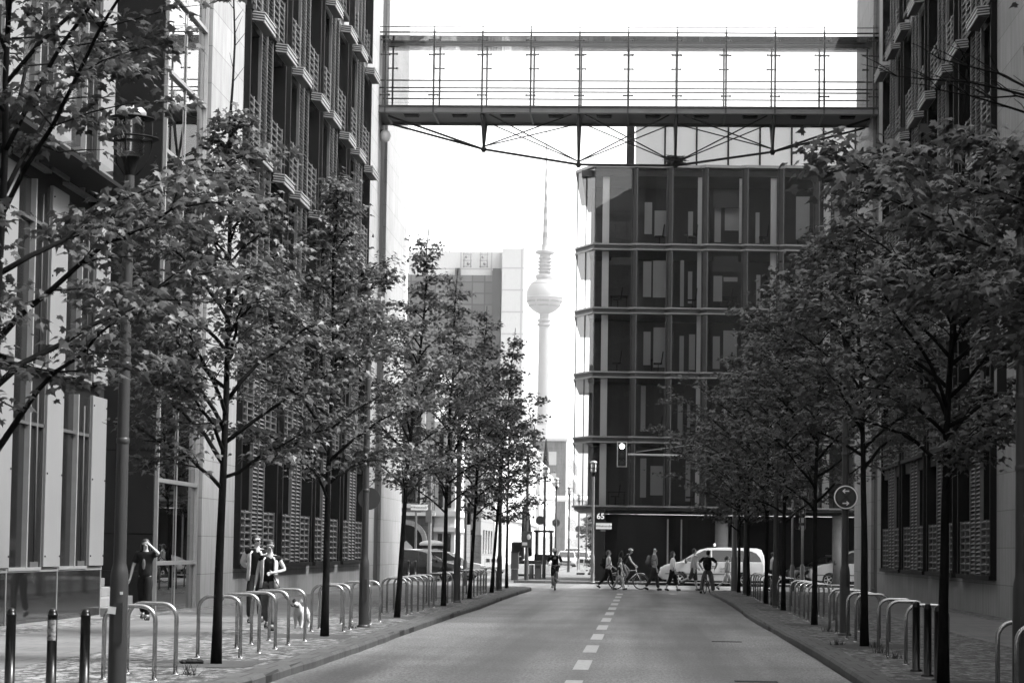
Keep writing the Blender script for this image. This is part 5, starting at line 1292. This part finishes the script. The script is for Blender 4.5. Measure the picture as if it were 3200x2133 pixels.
bicycle('dark racing bicycle ridden straight toward us down the street', -3.56,99.3,0, 180, M['cl_black'])
figure('cyclist in black jersey and helmet riding toward us', -3.56,99.12,0, 180, 1.80, [((-.09,.36,.74),(-.10,.18,.45),-.2),((.09,.24,.55),(.10,.02,.2),-.3)], [((-.30,.42,1.05),(-.26,.56,1.06)),((.30,.42,1.05),(.26,.56,1.06))], lean=38, seat=.98, wear=dict(shirt=M['cl_black'],sleeve=.8,trousers=M['cl_black'],leglen=.42,shoe=M['shoel'],glasses=True), hair='helmet')
bicycle('silver city bicycle crossing to the right with white mudguards', -.62,104.5,0, -90, M['stainless'], mud=True)
tb,_,ub = figure('cyclist with pale helmet leaning forward on the silver bicycle', -.86,104.5,0, -90, 1.70, [((-.09,.30,.80),(-.10,.06,.45),-.5),((.09,.22,.62),(.10,-.08,.26),-.4)], [((-.27,.42,1.20),(-.26,.56,1.08)),((.27,.42,1.20),(.26,.56,1.08))], lean=36, seat=1.08, wear=dict(shirt=M['cl_dark'],sleeve=.25,trousers=M['cl_jean'],leglen=.95,legfat=.004), hair='helmet', sex='f')
backpack('dark backpack on the cyclist with pale helmet', -.86,104.5,0,-90,ub,M['cl_black'])
_,_,ub = figure('woman in white sleeveless top with sunglasses leading a child across', -1.42,102.5,0, -90, 1.72, [(20,8),(-22,22)], [AR(6,8,10),AR(8,8,48)], wear=dict(shirt=M['cl_white'],sleeve=0,trousers=M['cl_black'],glasses=True,fat=.022), hair='tail', hairm=M['hairl'], sex='f')
backpack('black backpack worn by the woman in the white sleeveless top', -1.42,102.5,0,-90,ub,M['cl_black'],1.05)
figure('small child in grey shirt and pale loose shorts walking beside the woman', -.98,102.1,0, -90, 1.22, [(24,8),(-20,18)], [AR(10,8,20),AR(-10,8,14)], wear=dict(shirt=M['cl_dark'],sleeve=.6,trousers=M['cl_camo'],leglen=.62,legfat=.03,fat=.025), hair='short')
figure('taller child walking half hidden behind the small child', -.93,103.1,0, -90, 1.42, [(-16,14),(20,6)], [AR(-12,8,14),AR(12,8,20)], wear=dict(shirt=M['cl_grey'],sleeve=.5,trousers=M['cl_light'],leglen=.6,fat=.02), hair='long', hairm=M['hairl'], sex='f')
_,_,ub = figure('bald man in patterned shirt and dark trousers crossing to the right', .5,101.8,0, -90, 1.86, [(14,4),(-16,16)], [AR(-6,6,10),AR(4,6,14)], wear=dict(shirt=M['cl_print'],sleeve=.85,trousers=M['cl_dark'],legfat=.02,fat=.025,tuck=True), hair='none')
backpack('grey backpack on the bald man', .5,101.8,0,-90,ub,M['cl_jean'],1.0)
figure('woman in white blouse and black cropped trousers crossing', 1.28,102.0,0, -90, 1.71, [(17,4),(-15,10)], [AR(4,6,22),AR(-2,6,24)], wear=dict(shirt=M['cl_white'],sleeve=1.45,trousers=M['cl_black'],leglen=.82,legfat=.04,fat=.022,shoe=M['cl_dark']), hair='long', sex='f')
figure('man in grey tank top and long shorts striding right, one heel lifted', 2.2,103.1,0, -75, 1.83, [(12,2),(-26,44)], [AR(10,8,34),AR(-14,8,14)], wear=dict(shirt=M['cl_grey'],sleeve=.1,trousers=M['cl_dark'],leglen=.6,legfat=.035,fat=.03), hair='short')
bicycle('bicycle held by the man with the black backpack, seen from behind', 2.62,97.4,0, -14, M['cargrey'])
_,_,ub = figure('man in dark shirt with black backpack standing astride his bicycle, back to us', 2.62,97.3,0, -8, 1.80, [((-.2,.02,.48),(-.26,-.04,.09),0),((.17,.04,.48),(.24,.0,.09),0)], [((-.36,.02,1.17),(-.26,.22,.98)),((.36,.02,1.17),(.26,.22,.98))], seat=.90, lean=4, wear=dict(shirt=M['cl_black'],sleeve=.9,trousers=M['cl_jean'],legfat=.03,fat=.02), hair='short')
backpack('large black backpack on the man astride his bicycle', 2.62,97.3,0,-8,ub,M['cl_black'],1.15)
figure('girl in pale hooded top and shorts walking right past the taxi', 3.62,103.6,0, -82, 1.58, [(24,2),(-20,34)], [AR(14,8,24),AR(-12,8,16)], wear=dict(shirt=M['cl_grey'],sleeve=1.6,trousers=M['cl_light'],leglen=.5,legfat=.03,fat=.035), hair='tail', hairm=M['hairl'], sex='f')
figure('man in grey shirt with sunglasses between the trunks beyond the taxi', 5.68,106,0, -80, 1.72, [(10,4),(-12,10)], [AR(10,8,20),AR(-6,8,14)], wear=dict(shirt=M['cl_grey'],sleeve=.6,trousers=M['cl_black'],glasses=True), hair='short')

# ------------------------------------------------------------------ vehicles: local +X forward
def arc(cx,cz,r,a0,a1,n): return [(cx+r*math.cos(R(a0+(a1-a0)*i/n)),cz+r*math.sin(R(a0+(a1-a0)*i/n))) for i in range(n+1)]
def vehicle(name, label, cat, x, y, rz, body, green, W, wheels, wr, paint, sides, front, back=None, extra=None, group=None, taper=.2):
    """body/green: (x,z) outlines; sides: side-window polygons; wheels: axle x positions; wheel arches are cut into the outline"""
    t = bpy.data.objects.new(name,None); C.objects.link(t); t.location=(x,y,0); t.rotation_euler=(0,0,R(rz)); tag(t,label,cat,group); WL[t.name]=Vector()
    hwid = W/2; zt = max(p[1] for p in green); zb_ = min(p[1] for p in green)
    def hy(z): return hwid-.015-(max(0,z-zb_)/(zt-zb_))**1.3*taper if z>zb_ else hwid-(.05*(max(0,.5-z)))
    def loft(outline, name, m, inset, par):
        n=len(outline); cxm=sum(p[0] for p in outline)/n; czm=sum(p[1] for p in outline)/n; q=MB(); vs=[]
        st=[(-1,.06),(-.985,.025),(-.93,0),(-.5,-.012),(0,-.015),(.5,-.012),(.93,0),(.985,.025),(1,.06)]
        for s,ins in st:
            for (px,pz) in outline:
                d=math.hypot(px-cxm,pz-czm); kx=max(.2,1-ins/max(.2,d)) if ins>0 else 1; zz=czm+(pz-czm)*kx; bul=.0
                # nose and tail curve in plan
                xx=cxm+(px-cxm)*kx; pl=abs(px-cxm)/(max(abs(p[0]-cxm) for p in outline)); xx-= (px-cxm)*.035*(abs(s)**3)*pl**2
                vs.append((xx,s*(hy(pz)-inset),zz))
        fs=[(i*n+j,i*n+(j+1)%n,(i+1)*n+(j+1)%n,(i+1)*n+j) for i in range(len(st)-1) for j in range(n)]
        q._add(vs,fs,0,False); q.f+= [tuple(range(n-1,-1,-1)),tuple((len(st)-1)*n+j for j in range(n))]; q.m+=[0,0]; q.sm+=[False]*2
        o=q.build(name,m,None,fixn=True); o.parent=par
        for p in o.data.polygons: p.use_smooth=True
        o.data.set_sharp_from_angle(angle=R(32)) if hasattr(o.data,'set_sharp_from_angle') else None
        return o
    b=loft(body,'body',paint,0,t); gr=loft(green,'roof_cabin',paint,.02,t)
    for poly in sides:
        for s in (-1,1):
            q=MB(); pts=[(p[0],s*(hy(p[1])-.012),p[1]) for p in poly]; pts2=[(p[0],s*(hy(p[1])-.06),p[1]) for p in poly]
            n=len(pts); q._add(pts+pts2,[tuple(range(n)) if s<0 else tuple(range(n-1,-1,-1))]+[(i,(i+1)%n,n+(i+1)%n,n+i) for i in range(n)])
            o=q.build('side_window',M['carglass'],None); o.parent=t
    for nm,sc_ in (('windscreen',front),('rear_window',back)):
        if not sc_: continue
        (xa,za),(xb,zb2)=sc_; q=MB(); na=Vector((zb2-za,0,xa-xb)).normalized(); 
        if (na.x>0)!=(nm=='windscreen'): na=-na
        o1=na*.012
        q.quad((xa+o1.x,-hy(za)+.1,za+o1.z),(xa+o1.x,hy(za)-.1,za+o1.z),(xb+o1.x,hy(zb2)-.1,zb2+o1.z),(xb+o1.x,-hy(zb2)+.1,zb2+o1.z)); o=q.build(nm,M['carglass'],None); o.parent=t
    for wx in wheels:
        for s in (-1,1):
            q=MB(); yc=s*(hwid-.13); q.T=Matrix.Translation((wx,yc,wr)) @ Matrix.Rotation(R(90),4,'X')
            q.lathe([(wr*.62,-.1),(wr*.9,-.11),(wr,-.07),(wr,.07),(wr*.9,.11),(wr*.62,.1)],(0,0,0),28); w_=q.build('wheel',M['tyre'],None); w_.parent=t
            q=MB(); q.T=Matrix.Translation((wx,yc,wr)) @ Matrix.Rotation(R(90 if s<0 else -90),4,'X'); q.lathe([(wr*.66,.07),(wr*.63,.112),(wr*.58,.1)],(0,0,0),24); q.lathe([(wr*.2,.06),(wr*.16,.1),(.001,.105)],(0,0,0),16)
            for j in range(5):
                a=2*math.pi*j/5; q.obox((wr*.36*math.cos(a),wr*.36*math.sin(a),.085),(wr*.62,wr*.17,.025),rz=a)
            o=q.build('rim',M['rim'],None); o.parent=w_
            q=MB(); q.T=Matrix.Translation((wx,yc,wr)) @ Matrix.Rotation(R(90),4,'X'); q.lathe([(wr*.6,0),(.001,0)],(0,0,0),20); o=q.build('brake_disc',M['frame'],None); o.parent=w_
    if extra: extra(t,hy,hwid)
    return t
def arches(fx,rx,wr,z0,cl=1.16):
    ra=wr*cl
    def cut(cx):
        a=math.degrees(math.asin(max(-1,min(1,(z0-wr)/ra)))); return arc(cx,wr,ra,180-a,a,14)
    return cut(fx),cut(rx)
def van_outline(wr=.33):
    fx,rx=1.62,-1.55; z0=.28; cf,cr=arches(fx,rx,wr,z0)
    # clockwise from rear bottom: front is +x
    bot=[(-2.5,.3)]+cr+[(-.9,.26),(.9,.26)]+cf+[(2.46,.3)]
    top=[(2.6,.42),(2.62,.62),(2.55,.82),(2.36,.98),(1.98,1.1),(1.55,1.17),(-2.5,1.2),(-2.6,1.05),(-2.6,.45)]
    return bot+top, [(1.66,1.1),(1.55,1.2),(.62,1.76),(.25,1.85),(-.6,1.885),(-2.15,1.86),(-2.38,1.79),(-2.5,1.5),(-2.56,1.12)],fx,rx
vb,vg,fx,rx=van_outline()
vs_=[[(1.42,1.14),(1.02,1.14),(1.02,1.44),(1.22,1.34)],[(.97,1.14),(.1,1.14),(.1,1.74),(.42,1.74),(.97,1.46)],[(.02,1.16),(-1.25,1.16),(-1.25,1.75),(.02,1.75)],[(-1.32,1.16),(-2.38,1.16),(-2.28,1.42),(-2.1,1.62),(-1.85,1.72),(-1.32,1.74)]]
def van_bits(text):
    def f(t,hy,hw):
        q=MB()
        for s in (-1,1):
            q.ball((2.36,s*.66,.82),.17,12,sz=(1.15,.75,.6))
        o=q.build('headlight',M['lens'],None); o.parent=t
        q=MB(); q.box(2.56,2.645,-.5,.5,.62,.78); q.box(2.58,2.66,-.62,.62,.32,.42); o=q.build('grille',M['frame'],None); o.parent=t
        q=MB(); q.box(2.6,2.67,-.26,.26,.45,.56); o=q.build('number_plate',M['white'],None); o.parent=t
        q=MB()
        for s in (-1,1): q.ball((1.3,s*(hw+.1),1.2),.1,10,sz=(.7,1,1.25)); q.box(-2.3,2.3,s*(hw-.005)-.012,s*(hw-.005)+.012,.56,.6)
        for s in (-1,1): q.box(-1.1,-1.05,s*(hw-.002)-.006,s*(hw-.002)+.006,.35,1.12); q.box(.2,.214,s*(hw-.002)-.006,s*(hw-.002)+.006,.35,1.12); q.box(1.06,1.074,s*(hw-.002)-.006,s*(hw-.002)+.006,.45,1.1); q.box(-.1,.05,s*(hw+.005)-.01,s*(hw+.005)+.01,.95,.985)
        o=q.build('trim',M['fin'],None); o.parent=t
        if text:
            q=MB(); q.ball((-.1,0,1.99),.12,12,sz=(.55,1.6,.75)); o=q.build('taxi_roof_sign',M['lit_soft'],None); o.parent=t
            q=MB(); q.box(-.16,-.04,-.1,.1,1.88,1.94); o=q.build('sign_foot',M['frame'],None); o.parent=t
            for tx,zx,sx_,sz_ in (('O-MED',.98,-.55,.14),('LE und',.84,-.5,.1),('Tel',.62,1.0,.1),('Taxi',.52,1.0,.1)):
                text_mesh(tx,sz_,'lettering',M['lettering'],t,(sx_,hw+.004,zx-.12),(R(90),0,R(180)))
    return f
M['lit_soft']=mat('taxi_sign_plastic',.7,.3)
vehicle('taxi_van','pale taxi van with roof sign crossing behind the pedestrians','taxi',3.42,119,180,vb,vg,1.9,(fx,rx),.33,M['carlight'],vs_,((1.58,1.2),(.62,1.79)),((-2.5,1.55),(-2.4,1.2)),van_bits(True))
vehicle('white_van','white van waiting at the right edge of the crossing, half behind the stone corner','van',11.0,124,180,vb,vg,1.9,(fx,rx),.33,M['carlight'],vs_,((1.58,1.2),(.62,1.79)),None,van_bits(False))
def mpv(wr=.32):
    fx,rx=1.4,-1.3; cf,cr=arches(fx,rx,wr,.26); return [(-2.15,.3)]+cr+[(-.7,.24),(.8,.24)]+cf+[(2.1,.3)]+[(2.22,.45),(2.2,.66),(2.0,.84),(1.3,.97),(-2.1,1.0),(-2.2,.9),(-2.2,.45)],[(1.35,.94),(1.2,1.0),(.35,1.44),(-.1,1.53),(-1.3,1.55),(-1.95,1.5),(-2.1,1.3),(-2.18,.96)],fx,rx
mb_,mg_,mfx,mrx=mpv()
ms_=[[(.95,1.0),(.1,1.0),(.1,1.42),(.3,1.4)],[(.02,1.0),(-.9,1.0),(-.9,1.46),(.02,1.46)],[(-.98,1.0),(-1.85,1.04),(-1.7,1.4),(-.98,1.46)]]
def car_bits(box=False):
    def f(t,hy,hw):
        q=MB()
        for s in (-1,1): q.ball((2.02,s*.62,.72),.15,12,sz=(1.1,.8,.5))
        o=q.build('headlight',M['lens'],None); o.parent=t
        q=MB(); q.box(2.15,2.24,-.45,.45,.52,.64); q.box(-2.24,-2.15,-.5,.5,.5,.6)
        for s in (-1,1): q.ball((.95,s*(hw+.08),1.03),.085,10,sz=(.7,1,.9))
        o=q.build('trim',M['frame'],None); o.parent=t
        q=MB()
        for s in (-1,1): q.tube([(.1,s*.55,1.56),(-1.6,s*.55,1.57)],.02,6)
        o=q.build('roof_rail',M['alu'],None); o.parent=t
        if box:
            q=MB(); q.ball((-.6,0,1.84),.36,16,sz=(1.9,1.0,.62)); o=q.build('roof_box',M['cl_light'],None); o.parent=t
            q=MB(); q.box(-1.25,.05,-.34,.34,1.62,1.78); o=q.build('roof_box_base',M['black'],None); o.parent=t
    return f
vehicle('dark_car','black estate car at the left corner seen from the side','car',-11.15,121,0,mb_,mg_,1.78,(mfx,mrx),.32,M['cardark'],ms_,((1.25,1.0),(.35,1.45)),((-2.12,1.3),(-2.17,1.0)),car_bits())
vehicle('silver_car','silver car carrying a roof box behind the black estate','car',-10.4,126.5,0,mb_,mg_,1.78,(mfx,mrx),.32,M['carsilver'],ms_,((1.25,1.0),(.35,1.45)),None,car_bits(True))
vehicle('grey_car','dark grey people carrier behind the white van on the right','car',9.7,128.5,180,mb_,mg_,1.78,(mfx,mrx),.32,M['cargrey'],ms_,((1.25,1.0),(.35,1.45)),None,car_bits())
vehicle('parked_car','pale hazy car parked far down the street beyond the cyclist, facing us','car',-7.0,225,-90,mb_,mg_,1.78,(mfx,mrx),.32,M['carsilver'],ms_,((1.25,1.0),(.35,1.45)),None,car_bits(),'cars parked along the far street')
vehicle('parked_car','white car parked near the end of the far street behind the lamp posts','car',-6.0,238,-90,mb_,mg_,1.78,(mfx,mrx),.32,M['carlight'],ms_,((1.25,1.0),(.35,1.45)),None,car_bits(),'cars parked along the far street')
vehicle('delivery_van','white box van parked far down the street, right of the other cars','van',-7.6,262,-90,vb,vg,1.9,(fx,rx),.33,M['carlight'],vs_,((1.58,1.2),(.62,1.79)),None,van_bits(False),'cars parked along the far street')
# digger behind the crossing
t=thing('digger','dark excavator with open cab standing in the roadworks behind the cyclist','excavator',(-6.9,150,0))
q=MB(); q.box(-8.0,-5.9,149.0,151.4,.75,.98); q.box(-8.05,-7.35,149.1,151.2,.98,2.1); q.build('counterweight',M['cl_black'],t,bevel=.12)
q=MB(); q.box(-7.9,-7.45,149.07,149.095,1.18,1.25); q.build('maker_plate',M['cl_grey'],t)
q=MB()
for x in (-6.55,-5.65):
    for y in (149.3,150.9): q.box(x-.05,x+.05,y-.05,y+.05,.98,2.75)
q.box(-6.7,-5.5,149.1,151.1,2.72,2.84); q.box(-6.65,-5.55,149.25,150.95,.98,1.35); q.build('cab',M['frame'],t)
q=MB(); q.tube([(-7.0,149.6,1.3),(-7.05,148.4,3.2),(-7.15,147.6,4.2),(-7.2,146.9,4.0)],[.2,.2,.16,.1],8); q.tube([(-7.2,146.9,4.0),(-7.25,146.4,2.2)],[.12,.09],8); q.build('boom',M['cl_black'],t)
for y in (149.2,150.9): MB().prism([(-8.1,.3),(-7.8,.02),(-6.0,.02),(-5.7,.3),(-5.9,.62),(-7.9,.62)],1,y-.2,y+.2).build('track',M['tyre'],t)
q=MB(); q.box(-8.4,-5.6,148.0,148.3,.15,.75); q.build('blade',M['white'],t)
# ------------------------------------------------------------------ haze: one closed box of thin even air
hz=bpy.data.materials.new('haze_air'); hz.use_nodes=True; n_=hz.node_tree; n_.nodes.remove(n_.nodes['Principled BSDF'])
pv=n_.nodes.new('ShaderNodeVolumePrincipled'); pv.inputs['Color'].default_value=(.95,.95,.95,1); pv.inputs['Density'].default_value=HAZE; pv.inputs['Anisotropy'].default_value=.2
n_.links.new(pv.outputs[0],n_.nodes['Material Output'].inputs['Volume'])
q=MB(); q.box(-700,700,-420,2400,-1.1,385); struct(q.build('haze',hz),'stuff')
